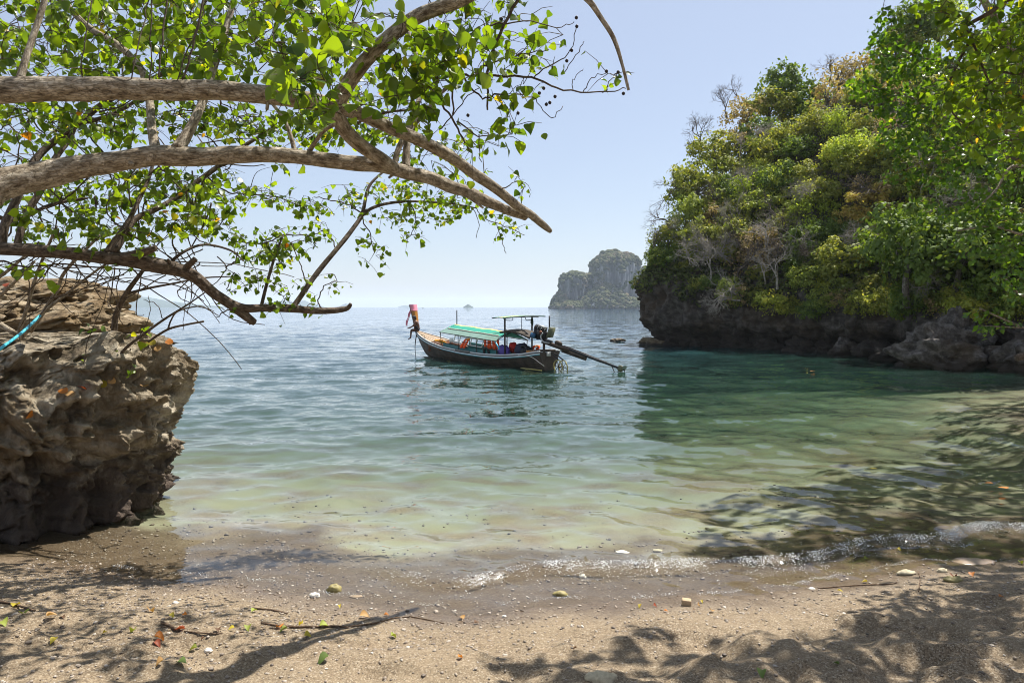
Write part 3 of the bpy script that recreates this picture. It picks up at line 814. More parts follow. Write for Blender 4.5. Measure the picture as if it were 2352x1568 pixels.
def rail(dz, dy, r, mat, name, x0=0.0, x1=12.42):
    for sgn in (1, -1):
        pts = []
        for x in np.linspace(x0, x1, 48):
            b, g = gun(x)
            pts.append((x, sgn * (b + dy), g + dz))
        MB().tube(pts, r, 6).build(name, mat, boat, smooth=True)
rail(0.035, 0.0, 0.028, white_p, 'gunwale_cap')
rail(-0.012, 0.02, 0.026, black, 'rubbing_strake')
rail(-0.062, 0.02, 0.024, white_p, 'white_moulding')
rail(-0.105, 0.012, 0.022, blue_p, 'blue_moulding')
# the bow deck, plank by plank
npl = 9
for k in range(npl):
    f0, f1 = -1 + 2 * k / npl + 0.012, -1 + 2 * (k + 1) / npl - 0.012
    A0, A1 = [], []
    for x in np.linspace(9.75 + 0.1 * math.sin(k * 2.3), 12.36, 9):
        b, g = gun(x); b = max(b - 0.03, 0.02)
        e = 0.05 + rng.uniform(-0.004, 0.004)
        A0.append([(x, b * f, g + e * (1 - f * f)) for f in (f0, f1)])
        A1.append([(x, b * f, g + e * (1 - f * f) - 0.03) for f in (f0, f1)])
    a0, a1 = np.array(A0), np.array(A1)
    ring = np.stack([a0[:, 0], a0[:, 1], a1[:, 1], a1[:, 0]], 1)
    MB().grid(ring, close=True, rnd=k / npl).build('plank', wood_deck, boat)
b_, g_ = gun(9.8)
MB().box((9.8, 0, g_ - 0.28), (0.04, b_ * 1.9, 0.55)).build('bulkhead', wood_red, boat)
for sgn in (1, -1):
    pts = [(x, sgn * (gun(x)[0] - 0.06), gun(x)[1] - 0.13) for x in np.linspace(8.2, 9.7, 6)]
    MB().tube(pts, (0.1, 0.1, 0.1, 0.1, 0.1, 0.1), 6).build('side_plank', wood_red, boat)
# the tall bow post
prof_ = [(12.36, 1.05, 0.10), (12.46, 1.5, 0.125), (12.64, 2.1, 0.17), (12.84, 2.66, 0.215)]
ring = np.array([[(x - .05, -w, z), (x + .04, -w * .8, z), (x + .04, w * .8, z), (x - .05, w, z)] for x, z, w in prof_])
bow_post = MB().grid(ring, close=True).build('bow_post', wood_post, boat)
prof2 = [(12.835, 2.63, 0.225), (12.91, 2.85, 0.24), (12.96, 3.0, 0.25)]
ring2 = np.array([[(x - .062, -w, z), (x + .052, -w * .85, z), (x + .052, w * .85, z), (x - .062, w, z)] for x, z, w in prof2])
mb = MB().grid(ring2, close=True)
mb.add(ring2[-1], [(0, 1, 2, 3)])
mb.build('cloth_wrap', pink_f, bow_post)
MB().tube([(12.36, .11, 1.2), (12.58, .165, 1.9), (12.85, .225, 2.7), (12.95, .25, 2.98)], 0.022, 6).build('post_edge', wood_dark, bow_post)
rib = MB()
rp = [bw(13.1, 0.08, 2.66), bw(13.22, 0.14, 2.45), bw(13.3, 0.16, 2.2), bw(13.42, 0.2, 1.98), bw(13.46, 0.2, 1.72)]
for off in (0.0, 0.05):
    rib.tube([p + Vector((off, 0, -off)) for p in rp], [0.03, 0.045, 0.022, 0.04, 0.02], 6, sub=4)
rib.tube([bw(12.6, 0.07, 2.64), bw(12.95, 0.08, 2.66), bw(13.1, 0.08, 2.66)], 0.03, 6)
tag(rib.build('ribbon', pink_f, smooth=True), 'long pink ribbon fluttering from the boat bow post', 'ribbon')
MB().tube([(12.05, 0.26, 1.26), (12.0, 0.34, 0.95), (11.95, 0.42, 0.5), (11.75, 0.5, 0.0), (11.6, 0.55, -0.4)], [0.018, 0.03, 0.022, 0.016, 0.016], 6, sub=3).build('anchor_rope', black, boat)
MB().tube([(11.6, 0.3, 1.28), (11.2, 0.42, 1.24), (10.9, 0.35, 1.2), (10.6, 0.5, 1.1)], 0.022, 6, sub=3).build('coiled_rope', rope_m, boat)

# awning
CX0, CX1 = 2.9, 8.1
def roof(x, f):
    """Awning height; f runs -1 (starboard eave) .. 0 ridge .. 1 (port eave)."""
    t = (x - CX0) / (CX1 - CX0)
    rz = 1.65 + 0.27 * t; ez = 1.24 + 0.28 * t
    sag = 0.03 * math.sin(t * math.pi * 3) ** 2 * (1 - abs(f))
    return (x, 0.98 * f, rz + (ez - rz) * abs(f) ** 1.15 - sag)
def strip(f0, f1, name, mat, parent, lift=0.0, x0=CX0, x1=CX1, nn=8):
    top = np.array([[np.array(roof(x, f)) + (0, 0, lift) for f in np.linspace(f0, f1, nn)] for x in np.linspace(x0, x1, 26)])
    top[:, :, 2] += 0.006 * np.array([[mnoise.noise(Vector((i * .9, j * 1.3, f0 * 5))) for j in range(nn)] for i in range(26)])
    return MB().grid(top, flip=True).grid(top - np.array((0, 0, 0.012))).build(name, mat, parent, smooth=True)
awning = strip(-0.99, -0.12, 'awning', teal_c, boat)
strip(-0.12, 0.10, 'ridge_stripe', yellow_c, awning)
strip(0.10, 0.62, 'port_panel', teal_c, awning)
strip(0.58, 1.03, 'plastic_curtain', plastic, awning, 0.012)
top = []
for i, x in enumerate(np.linspace(CX0 + .3, CX1 - .2, 60)):
    a = np.array(roof(x, 0.6)) + (0, 0, 0.03 + 0.012 * mnoise.noise(Vector((i * 0.8, 0, 3))))
    top.append(a)
MB().tube(top, [0.03 + 0.012 * mnoise.noise(Vector((i * .9, 4, 0))) for i in range(60)], 6).build('rolled_edge', simple('cream_roll', (0.55, 0.53, 0.42), 0.8), awning, smooth=True)
for f in (-1.0, 0.0, 1.0):
    MB().tube([np.array(roof(x, f)) - (0, 0, 0.035) for x in np.linspace(CX0 - .1, CX1 + .1, 12)], 0.02, 6).build('awning_pole', black, awning)
for x in (CX0, 4.6, 6.3, CX1):
    MB().tube([np.array(roof(x, f)) - (0, 0, 0.03) for f in np.linspace(-1, 1, 9)], 0.018, 6).build('hoop', black, awning)
    for sgn in (1, -1):
        b, g = gun(x)
        MB().tube([(x, sgn * 0.96, roof(x, 1)[2]), (x, sgn * (b - 0.04), g)], 0.02, 6).build('stanchion', iron, boat)
MB().tube([(7.95, 0, 1.85), (7.95, 0, 2.68)], 0.028, 6).build('mast', black, boat)
MB().tube([roof(4.2, 0.55), np.array(roof(4.0, 0.6)) + (0, 0, .06), roof(3.2, 0.1)], 0.012, 5).build('tie', rope_m, awning)
# inside: coaming boards, thwarts, the pale seat frame
for sgn in (1, -1):
    A = [[(x, sgn * (gun(x)[0] - 0.10), gun(x)[1] + dz) for dz in (-0.18, 0.24)] for x in np.linspace(2.95, 8.0, 20)]
    B = [[(x, sgn * (gun(x)[0] - 0.13), gun(x)[1] + dz) for dz in (-0.18, 0.24)] for x in np.linspace(2.95, 8.0, 20)]
    ring = np.stack([np.array(A)[:, 0], np.array(A)[:, 1], np.array(B)[:, 1], np.array(B)[:, 0]], 1)
    MB().grid(ring, close=True).build('coaming', teal_p, boat)
for x in (3.6, 4.7, 5.8, 6.9):
    b, g = gun(x)
    MB().box((x, 0, g - 0.12), (0.28, b * 1.8, 0.035)).build('bench', wood_deck, boat)
sf = empty('seat_frame', (0, 0, 0)); sf.parent = boat
x0, x1 = 4.55, 7.25
za, zb = 0.82, 1.18
def sfp(x, h): return (x, 0.66 - 0.16 * h, (za + (zb - za) * h) + (x - 4.5) * 0.055)
for h in (0, 1):
    MB().tube([sfp(x0, h), sfp(x1, h)], 0.03, 6).build('frame_rail', white_p, sf)
for k in range(6):
    x = x0 + (x1 - x0) * k / 5
    MB().tube([sfp(x, 0), sfp(x + 0.06, 1)], 0.026, 6).build('frame_bar', white_p, sf)
MB().box((7.55, 0.6, 1.08), (0.35, 0.03, 0.22)).build('white_board', white_p, boat)
# steering shelter
sh = empty('steering_shelter', (0, 0, 0)); sh.parent = boat
for sgn in (1, -1):
    MB().tube([(2.35, sgn * 0.82, 0.5), (2.35, sgn * 0.82, 2.36)], 0.042, 8).build('shelter_post', iron, sh)
    MB().tube([(2.35, sgn * 0.82, 2.3), (2.35, sgn * 0.82, 2.24), (2.3, sgn * 0.42, 2.22), (2.3, sgn * 0.40, 2.38)], 0.018, 6, sub=3).build('bracket', black, sh)
rf = empty('shelter_roof', (0, 0, 0)); rf.parent = sh
slats = [(-0.42, teal_c), (-0.24, yellow_c), (-0.06, teal_c), (0.12, wood_post), (0.3, teal_c)]
for dx, m_ in slats:
    A = np.array([[(2.38 + dx + w, y, 2.42 - 0.045 * (y / 1.15) ** 2 + 0.03 * y * -1 + h) for w, h in ((-.085, 0), (.085, 0), (.085, .022), (-.085, .022))] for y in np.linspace(-1.22, 1.2, 8)])
    MB().grid(A, close=True).build('roof_slat', m_, rf)
for dx in (-0.5, 0.42):
    MB().tube([(2.38 + dx, y, 2.41 - 0.045 * (y / 1.15) ** 2 - 0.03 * y) for y in np.linspace(-1.28, 1.25, 8)], 0.026, 6).build('roof_edge', black, rf)
for y in (-0.82, 0.0, 0.82):
    MB().box((2.34, y, 2.375), (0.95, 0.05, 0.04)).build('crossbar', black, rf)
MB().tube([(2.3, -.15, 2.38), (2.3, -.15, 1.72), (2.3, -.21, 1.6), (2.3, -.16, 1.46), (2.3, -.10, 1.6), (2.3, -.15, 1.72)], 0.016, 5, sub=3).build('rope_loop', black, sh)
for sgn, zz in ((1, 1.5), (-1, 1.6)):
    MB().tube([(2.35, sgn * .78, 2.0 - .2), (2.25, sgn * .74, 1.7), (2.3, sgn * .75, 1.2), (2.28, sgn * .74, 0.9)], 0.014, 5, sub=3).build('hanging_line', black, sh)
MB().tube([(2.35, -.82, 2.3), (2.3, -.78, 2.1), (2.34, -.86, 1.95)], [0.05, 0.08, 0.02], 6, sub=2).build('rag', simple('dark_rag', (0.02, 0.04, 0.025), 0.9), sh)
# rolled dark canvas from the awning back to the engine
A = []
for i, t in enumerate(np.linspace(0, 1, 18)):
    x = 3.1 - 2.3 * t
    z = 1.62 + 0.14 * math.sin(t * math.pi) - 0.18 * t
    A.append([(x, y, z + 0.12 * (1 - (y / .55) ** 2) + .01 * mnoise.noise(Vector((i, y * 4, 0)))) for y in np.linspace(-.55, .55, 8)])
A = np.array(A)
MB().grid(A).grid(A - np.array((0, 0, .02)), flip=True).build('canvas_fly', brown_c, boat, smooth=True)
MB().tube([a[-1] for a in A], 0.055, 8, bump=0.3).build('canvas_roll', brown_c, boat, smooth=True)

# engine and its long tail
PROP = Vector((4.78, 29.55, 0.16))
PIV = bw(0.42, 0.0, 1.28)
pl_, pv = bl(PROP), bl(PIV)
ax = (pl_ - pv).normalized()
side = ax.cross(Vector((0, 0, 1))).normalized()
upv = side.cross(ax)
EM = Matrix((ax, side, upv)).transposed()
def ep(a, s, u): return pv + ax * a + side * s + upv * u
eng = empty('engine', (0, 0, 0)); eng.parent = boat
mb = MB()
mb.box(ep(-0.25, 0, 0.26), (0.62, 0.34, 0.36), EM); mb.box(ep(-0.3, 0, 0.5), (0.5, 0.24, 0.16), EM); mb.box(ep(-0.1, 0, 0.08), (0.95, 0.26, 0.1), EM)
mb.build('engine_block', black, eng)
MB().box(ep(0.22, 0.0, 0.5), (0.14, 0.46, 0.46), EM).build('radiator', olive, eng)
MB().box(ep(-0.3, 0, 0.62), (0.52, 0.2, 0.07), EM).build('valve_cover', steel, eng)
MB().tube([ep(-.62, .2, .12), ep(-.4, .2, .12)], 0.12, 12).build('filter', simple('blue_can', (0.02, 0.09, 0.18), 0.4), eng)
MB().tube([ep(-.62, -.05, .45), ep(-.5, -.05, .45)], 0.17, 14).build('flywheel', iron, eng)
MB().tube([ep(-.05, .24, .4), ep(-.1, .26, .2), ep(.1, .27, .02), ep(.4, .26, .06)], 0.035, 8, sub=4).build('exhaust_header', steel, eng)
MB().tube([ep(-.35, .22, .4), ep(-.25, .28, .32), ep(-.08, .24, .4)], 0.03, 8, sub=4).build('hose', rubber, eng)
MB().ball(ep(-.18, .21, .36), (.1, .08, .1), 10, 7).build('alternator', simple('copper_brown', (0.2, 0.07, 0.03), 0.5, 0.4), eng)
c0 = ep(0.08, -.05, .6)
MB().tube([c0, c0 + Vector((0, 0, 0.62))], 0.036, 8).build('exhaust_stack', black, eng)
for k in range(6):
    MB().tube([ep(-.5 + k * .09, .17, .44), ep(-.5 + k * .09, .19, .54), ep(-.5 + k * .09, .1, .6)], 0.016, 5, sub=2).build('pipe', steel if k % 2 else iron, eng)
MB().tube([ep(-1.15, 0.02, 0.16), ep(-.8, 0, .05), ep(-.3, 0, 0.0)], 0.035, 8).build('tiller', black, eng)
MB().tube([ep(-1.15, -.08, .16), ep(-1.15, .14, .16)], 0.03, 8).build('tiller_grip', rubber, eng)
tail = empty('tail', (0, 0, 0)); tail.parent = boat
L = (pl_ - pv).length
MB().box(ep(0.62, 0, -0.02), (1.4, 0.18, 0.16), EM).build('gear_frame', iron, tail)
MB().ball(ep(.72, 0, .14), (.2, .12, .12), 12, 8, EM).build('gearbox', iron, tail)
MB().tube([ep(0.6, 0, 0.05), ep(2.2, 0, 0.02), ep(L, 0, 0)], [0.075, 0.065, 0.045], 10).build('shaft_tube', black, tail)
MB().box(ep(1.6, 0, -0.11), (1.25, 0.06, 0.17), EM).build('keel_board', wood_dark, tail)
MB().tube([ep(1.0, 0, .12), ep(2.0, 0, .1), ep(3.2, 0, .055)], 0.018, 6).build('brace_rod', iron, tail)
MB().tube([ep(L - .5, 0, 0), ep(L - .25, 0, -.28), ep(L - .05, 0, -.05)], 0.022, 6).build('skeg', black, tail)
MB().ball(ep(L - .08, 0, 0), (.15, .07, .15), 12, 8, EM).build('bearing_guard', olive, tail)
MB().tube([ep(L - .05, 0, 0), ep(L + .14, 0, 0)], 0.035, 8).build('hub', iron, tail)
for k in range(2):
    a = k * math.pi + 0.9
    rows = []
    for t in np.linspace(0.05, 1, 8):
        w = 0.10 * math.sin(min(1, t * 1.1) * math.pi * 0.85) + 0.015
        rad = 0.24 * t
        tw = 0.9 - 0.5 * t
        cr, sr = math.cos(a), math.sin(a)
        row = []
        for f in (-1, -.3, .3, 1):
            o = f * w
            row.append(ep(L + .1 + o * math.sin(tw), cr * rad - sr * o * math.cos(tw), sr * rad + cr * o * math.cos(tw)))
        rows.append(row)
    g0 = np.array(rows)
    MB().grid(g0).grid(g0 + np.array(ax) * 0.012, flip=True).build('propeller_blade', steel, tail, smooth=True)
# pivot post, stern bits
MB().tube([(0.42, 0, 0.3), (0.42, 0, 1.25)], 0.06, 8).build('pivot_post', iron, boat)
MB().box((0.35, 0, 0.86), (0.35, 1.0, 0.09)).build('stern_beam', wood_dark, boat)
MB().box((-0.04, 0.1, 0.72), (0.05, 0.22, 0.18)).build('stern_plate', simple('pale_grey_plate', (0.5, 0.5, 0.47), 0.6), boat)
wheel = empty('boarding_wheel', (0, 0, 0)); wheel.parent = boat
wc = [bl(Vector((2.08, 30.75, 0.16))), bl(Vector((2.3, 30.6, 0.16)))]
for c_ in wc:
    pts = [c_ + Vector((0.30 * math.cos(a), 0.02 * math.sin(3 * a), 0.30 * math.sin(a))) for a in np.linspace(0, 2 * math.pi, 25)]
    MB().tube(pts, 0.028, 6, cap=False).build('rim', bamboo, wheel, smooth=True)
    for k in range(3):
        a = k * math.pi / 3 + .3
        d = Vector((.29 * math.cos(a), 0, .29 * math.sin(a)))
        MB().tube([c_ - d, c_ + d], 0.014, 5).build('spoke', black, wheel)
for k, c_ in enumerate(wc):
    MB().tube([(-0.03, -0.1 - .15 * k, 0.75), c_ + Vector((0, 0, .32))], 0.03, 6).build('strut', black, wheel)
MB().tube([wc[0], wc[1]], 0.025, 6).build('axle', iron, wheel)
tag(MB().tube([bw(1.2, .75, .02), bw(0.5, 0.72, .03), bw(-0.1, .55, .0)], 0.03, 6).build('pole', bamboo), 'yellow bamboo pole floating at the waterline of the boat stern', 'pole')
MB().tube([(1.3, .82, .62), (.5, .72, .6), (.0, .6, .35), (-.15, .45, .2)], 0.014, 5, sub=4).build('stern_rope', simple('white_rope', (0.6, 0.58, 0.52), 0.9), boat)
MB().tube([(.9, .55, .72), (.6, .4, .86), (.4, .5, .82), (.2, .4, .78)], 0.045, 6, sub=4).build('hose', simple('tan_hose', (0.32, 0.2, 0.1), 0.7), boat)

# things lying in the boat
def ring_tube(name, c, R_, r_, mat, label, cat, tiltm):
    pts = [Vector(c) + (tiltm @ Vector((R_ * math.cos(a), R_ * math.sin(a), 0))) for a in np.linspace(0, 2 * math.pi, 21)]
    o = MB().tube([BM @ p for p in pts], r_, 8, cap=False).build(name, mat, smooth=True)
    tag(o, label, cat)
TL = Matrix.Rotation(R(75), 3, 'X')
ring_tube('tyre', (3.75, 0.93, 0.66), .2, .06, rubber, 'black tyre fender leaning on the teal coaming amidships in the boat', 'tyre', TL)
ring_tube('tyre', (1.35, 0.42, 0.84), .22, .06, rubber, 'black tyre standing by the stern under the boat engine', 'tyre', TL)
def jacket(loc, rz, tilt, mat, label):
    t = empty('life_jacket', BM @ Vector(loc), BOAT_RZ + rz)
    t.rotation_euler = (tilt, 0, BOAT_RZ + rz)
    tag(t, label, 'life jacket', 'life jackets in the longtail boat')
    for sgn in (1, -1):
        mb = MB()
        A = np.array([[(sgn * (0.03 + 0.11 + 0.09 * math.cos(a)), 0.055 * math.sin(a) + .02, z) for a in np.linspace(0, 2 * math.pi, 10)[:-1]] for z in (-.27, -.25, -.1, .08, .2, .27, .285)])
        k = np.array([.6, 1, 1.05, .95, .8, .5, .1])
        for i in range(7):
            c_ = A[i].mean(0); A[i] = c_ + (A[i] - c_) * k[i]
        mb.grid(A, close=True, flip=sgn > 0)
        mb.build('foam_panel', mat, t, smooth=True)
        MB().box((sgn * .14, -.045, .05), (.17, .02, .035)).build('strap', black, t)
    MB().tube([(-.14, .05, .26), (-.08, .09, .33), (.08, .09, .33), (.14, .05, .26)], .045, 8, sub=3).build('collar', amber_f, t, smooth=True)
    return t
jacket((8.75, .55, .98), 0.2, R(-70), amber_f, 'amber life jacket heaped by the boat bow deck')
jacket((5.75, .93, .98), R(180), R(-35), orange_f, 'orange life jacket hung over the teal coaming amidships of the boat')
jacket((4.35, .5, 1.02), R(180), 0.0, orange_f, 'orange life jacket hanging under the awning beside the pale seat frame')
jacket((3.85, .55, 1.04), R(180), 0.1, orange_f, 'orange life jacket with amber collar hanging in the middle of the row under the awning')
jacket((3.4, .6, 1.02), R(180), 0.0, orange_f, 'orange life jacket hanging at the aft end of the row under the awning')
jacket((2.05, .15, .8), R(140), R(-60), orange_f, 'orange life jacket lying on dark bundles near the boat stern')
jacket((1.25, -.1, .86), R(200), R(-50), orange_f, 'orange life jacket half hidden behind the dark bundle, aft in the boat')
def cloth_heap(name, c, r, mat, label, cat, seed):
    mb = MB(); mb.ball((0, 0, 0), (1, 1, 1), 18, 12)
    v = mb.V[0].copy()
    for i in range(len(v)):
        p = Vector(v[i])
        v[i] = v[i] * (1 + 0.35 * mnoise.ridged_multi_fractal(p * 1.3 + Vector((seed, 0, 0)), 1, 2, 3, 1, 2) - .35)
    mb.V[0] = (v * np.array(r)).astype(np.float32)
    o = mb.build(name, mat, smooth=True)
    o.location = BM @ Vector(c); o.rotation_euler = (0, 0, BOAT_RZ)
    tag(o, label, cat)
cloth_heap('tarp', (2.75, .62, .72), (.5, .2, .3), purple_f, 'purple tarp bunched beside the steering shelter post of the boat', 'tarp', 1)
cloth_heap('bundle', (1.75, .25, .82), (.42, .3, .34), navy_f, 'dark blue bundle under the boat steering shelter', 'bundle', 2)
cloth_heap('bundle', (1.3, .3, .72), (.3, .3, .28), simple('black_fabric', (0.018, 0.018, 0.02), 0.8), 'black bundle next to the blue one near the boat stern', 'bundle', 3)
cloth_heap('cloth', (2.5, .2, .9), (.25, .2, .24), red_f, 'red cloth heaped above the purple tarp in the boat', 'cloth', 4)
t = MB().box((0, 0, 0), (.34, .3, .26)).build('crate', wood_post, loc=BM @ Vector((.95, .35, .72)))
t.rotation_euler = (0, 0, BOAT_RZ)
tag(t, 'small brown wooden box at the boat stern', 'crate')
tag(MB().tube([bw(3.0, .95, 1.22), bw(2.7, .98, .98), bw(2.62, .96, .82)], .035, 6, sub=3).build('pipe', cyan_p, smooth=True), 'pale blue plastic pipe hanging at the rear corner of the awning', 'pipe')
tag(MB().tube([bw(6.4, 1.06, .63), bw(5.6, 1.08, .6), bw(5.1, 1.07, .58)], [.035, .03, .05], 6).build('paddle', simple('grey_wood', (0.2, 0.19, 0.17), 0.7)), 'short grey paddle lying along the near gunwale of the boat', 'paddle')

# ---------------------------------------------------------------- the man on the bow
def skin_mesh(name, pts, edges, rad, mat, parent=None, root=0, levels=2):
    me = bpy.data.meshes.new(name + '_frame')
    me.from_pydata([tuple(p) for p in pts], edges, [])
    o = bpy.data.objects.new(name + '_frame', me)
    COL.objects.link(o)
    sk = o.modifiers.new('s', 'SKIN'); sk.use_smooth_shade = True
    for i, r in enumerate(rad):
        me.skin_vertices[0].data[i].radius = r if hasattr(r, '__len__') else (r, r)
        me.skin_vertices[0].data[i].use_root = i == root
    ss = o.modifiers.new('u', 'SUBSURF'); ss.levels = levels; ss.render_levels = levels
    dg = bpy.context.evaluated_depsgraph_get(); dg.update()
    nm = bpy.data.meshes.new_from_object(o.evaluated_get(dg), depsgraph=dg)
    bpy.data.objects.remove(o)
    nm.name = name
    nm.materials.clear(); nm.materials.append(mat)
    for p in nm.polygons: p.use_smooth = True
    return link(name, nm, parent)
skin_m = simple('tanned_skin', (0.12, 0.055, 0.03), 0.5, var=0.15, scale=3)
PB = bw(12.02, 0.16, 0)
man = empty('person', (PB.x, PB.y, gun(12.0)[1] + .05))
man.scale = (1.1, 1.1, 1.1)
tag(man, 'shirtless person in dark shorts and cap sitting on the boat bow, one leg hanging', 'person')
# the man faces -x, his right side away; local axes are the world's
JT = {'pelvis': (0, 0, .13), 'waist': (-.02, 0, .30), 'chest': (-.09, 0, .50), 'neck': (-.18, 0, .64), 'jaw': (-.235, 0, .70), 'head': (-.225, 0, .79), 'crown': (-.205, 0, .86),
      'nose': (-.335, 0, .755),
      'shl': (-.11, -.18, .575), 'ell': (-.20, -.23, .36), 'wrl': (-.42, -.13, .27), 'hal': (-.50, -.10, .25),
      'shr': (-.15, .18, .575), 'elr': (-.30, .22, .36), 'wrr': (-.44, .05, .24), 'har': (-.52, .0, .24),
      'hipl': (-.03, -.10, .12), 'knl': (-.19, -.14, .52), 'anl': (-.155, -.13, .09), 'tol': (-.33, -.14, .045),
      'hipr': (-.06, .10, .11), 'knr': (-.40, .12, .13), 'anr': (-.43, .12, -.30), 'tor': (-.57, .12, -.38)}
names = list(JT)
ED = [('pelvis', 'waist'), ('waist', 'chest'), ('chest', 'neck'), ('neck', 'jaw'), ('jaw', 'head'), ('head', 'crown'), ('head', 'nose'), ('chest', 'shl'), ('shl', 'ell'), ('ell', 'wrl'), ('wrl', 'hal'), ('chest', 'shr'), ('shr', 'elr'), ('elr', 'wrr'), ('wrr', 'har'),
      ('pelvis', 'hipl'), ('hipl', 'knl'), ('knl', 'anl'), ('anl', 'tol'), ('pelvis', 'hipr'), ('hipr', 'knr'), ('knr', 'anr'), ('anr', 'tor')]
RD = {'pelvis': .135, 'waist': .115, 'chest': (.14, .125), 'neck': .058, 'jaw': .075, 'head': .10, 'crown': .075, 'nose': .014, 'shl': .062, 'ell': .044, 'wrl': .03, 'hal': .034, 'shr': .062, 'elr': .044, 'wrr': .03, 'har': .034,
      'hipl': .092, 'knl': .062, 'anl': .042, 'tol': .032, 'hipr': .092, 'knr': .062, 'anr': .042, 'tor': .032}
pts = [JT[n] for n in names]; rad = [RD[n] for n in names]
edges = [(names.index(a), names.index(b)) for a, b in ED]
for hnd in ('hal', 'har'):
    hx = JT[hnd]; b0 = names.index(hnd)
    for k, (dy, ln, dz) in enumerate(((-.028, .062, 0), (-.01, .074, .004), (.01, .07, .002), (.027, .055, -.004), (-.045, .035, -.02))):
        i0 = len(pts)
        pts += [(hx[0] - ln * .55, hx[1] + dy, hx[2] + dz), (hx[0] - ln, hx[1] + dy, hx[2] + dz - .03)]
        rad += [.009, .007]
        edges += [(b0, i0), (i0, i0 + 1)]
skin_mesh('body', pts, edges, rad, skin_m, man)
sp = [JT['pelvis'], JT['hipl'], tuple(np.array(JT['hipl']) * .35 + np.array(JT['knl']) * .65), JT['hipr'], tuple(np.array(JT['hipr']) * .35 + np.array(JT['knr']) * .65), (-.01, 0, .22)]
skin_mesh('shorts', sp, [(0, 1), (1, 2), (0, 3), (3, 4), (0, 5)], [.155, .115, .095, .115, .095, .135], simple('dark_shorts', (0.012, 0.013, 0.018), 0.85), man)
MB().ball((-.212, 0, .825), (.108, .1, .075), 14, 8).build('cap', simple('grey_cap', (0.05, 0.045, 0.045), 0.8), man, smooth=True)
MB().box((-.33, 0, .815), (.12, .13, .012)).build('cap_peak', bpy.data.materials['grey_cap'], man)
MB().ball((-.15, 0, .76), (.065, .085, .075), 12, 8).build('hair', black, man, smooth=True)
for s_ in (1, -1):
    MB().ball((-.315, s_ * .035, .775), (.008, .011, .008), 6, 4).build('eye', black, man)
    MB().ball((-.21, s_ * .098, .755), (.022, .012, .032), 6, 5).build('ear', skin_m, man)
MB().ball((-.31, 0, .715), (.008, .024, .006), 6, 4).build('mouth', wood_red, man)
# ---------------------------------------------------------------- leaves and twigs
LEAF_V = []
for t, w, dz in ((0.0, 0.10, 0.0), (0.1, 0.40, -0.01), (0.3, 0.52, -0.03), (0.58, 0.40, -0.08), (0.82, 0.17, -0.15), (1.0, 0.0, -0.24)):
    LEAF_V += [(-w, t, dz + 0.30 * w), (0, t, dz), (w, t, dz + 0.30 * w)]
LEAF_V = np.array(LEAF_V)
LEAF_Q = [q_ for i in range(5) for q_ in ((i * 3, i * 3 + 1, i * 3 + 4, i * 3 + 3), (i * 3 + 1, i * 3 + 2, i * 3 + 5, i * 3 + 4))]
def leaf_shape(k):
    v = LEAF_V.copy()
    r_ = np.random.default_rng(100 + k)
    v[:, 0] *= r_.uniform(0.85, 1.12)
    v[:, 2] *= r_.uniform(0.4, 1.7)
    v[:, 2] += 0.10 * r_.uniform(-1, 1) * v[:, 0] * v[:, 1] * 2 + 0.05 * np.sin(v[:, 1] * 5 + r_.uniform(0, 6)) * np.sign(v[:, 0])
    return v
LEAF_SHAPES = [leaf_shape(k) for k in range(8)]
def leaf_mats(n, seed, hang=0.7, up=0.75):
    """n random leaf frames: columns side, axis, normal."""
    g = np.random.default_rng(seed)
    a = g.normal(size=(n, 3)); a[:, 2] = a[:, 2] * 0.5 - hang
    a /= np.linalg.norm(a, axis=1, keepdims=True)
    nrm = g.normal(size=(n, 3)) * 0.75 + np.array((0.15, 0.1, up))
    nrm -= a * (nrm * a).sum(1, keepdims=True)
    nrm /= np.linalg.norm(nrm, axis=1, keepdims=True) + 1e-9
    s_ = np.cross(a, nrm)
    return np.stack([s_, a, nrm], 2)
def foliage_mesh(name, pos, M3, size, shape, rnd, mat):
    n = len(pos)
    V = np.array(LEAF_SHAPES)[shape]                       # n,18,3
    V = np.einsum('nij,nkj->nki', M3, V * np.asarray(size)[:, None, None]) + np.asarray(pos)[:, None, :]
    q_ = (np.array(LEAF_Q)[None] + (np.arange(n) * 18)[:, None, None]).reshape(-1, 4)
    return mesh_np(name, V.reshape(-1, 3), [q_], mat, True, {'rnd': np.repeat(rnd, 18)})

GREEN = [(0.0, (0.024, 0.050, 0.009)), (0.35, (0.051, 0.086, 0.010)), (0.65, (0.091, 0.134, 0.012)), (0.9, (0.145, 0.19, 0.016)), (0.97, (0.30, 0.24, 0.02)), (1.0, (0.30, 0.09, 0.012))]
leaf_green = leaf_mat('glossy_green_leaf', GREEN, trans=(2.9, 2.9, 0.5), tmix=0.55)
GREEN2 = [(0.0, (0.022, 0.050, 0.010)), (0.4, (0.042, 0.082, 0.012)), (0.7, (0.070, 0.120, 0.016)), (0.95, (0.125, 0.18, 0.02)), (1.0, (0.28, 0.26, 0.02))]
leaf_green2 = leaf_mat('fresh_green_leaf', GREEN2, trans=(3.0, 3.1, 0.55), tmix=0.54, rough=.3, spec=.6)
bark_pale = bark_mat('pale_grey_bark', (0.255, 0.205, 0.14), (0.085, 0.06, 0.038), (0.46, 0.40, 0.31))
bark_dark = bark_mat('dark_brown_bark', (0.105, 0.075, 0.052), (0.04, 0.028, 0.02), (0.19, 0.145, 0.105))
twig_m = bark_mat('brown_twig', (0.10, 0.07, 0.045), (0.05, 0.033, 0.02), (0.17, 0.13, 0.09), 2.0)

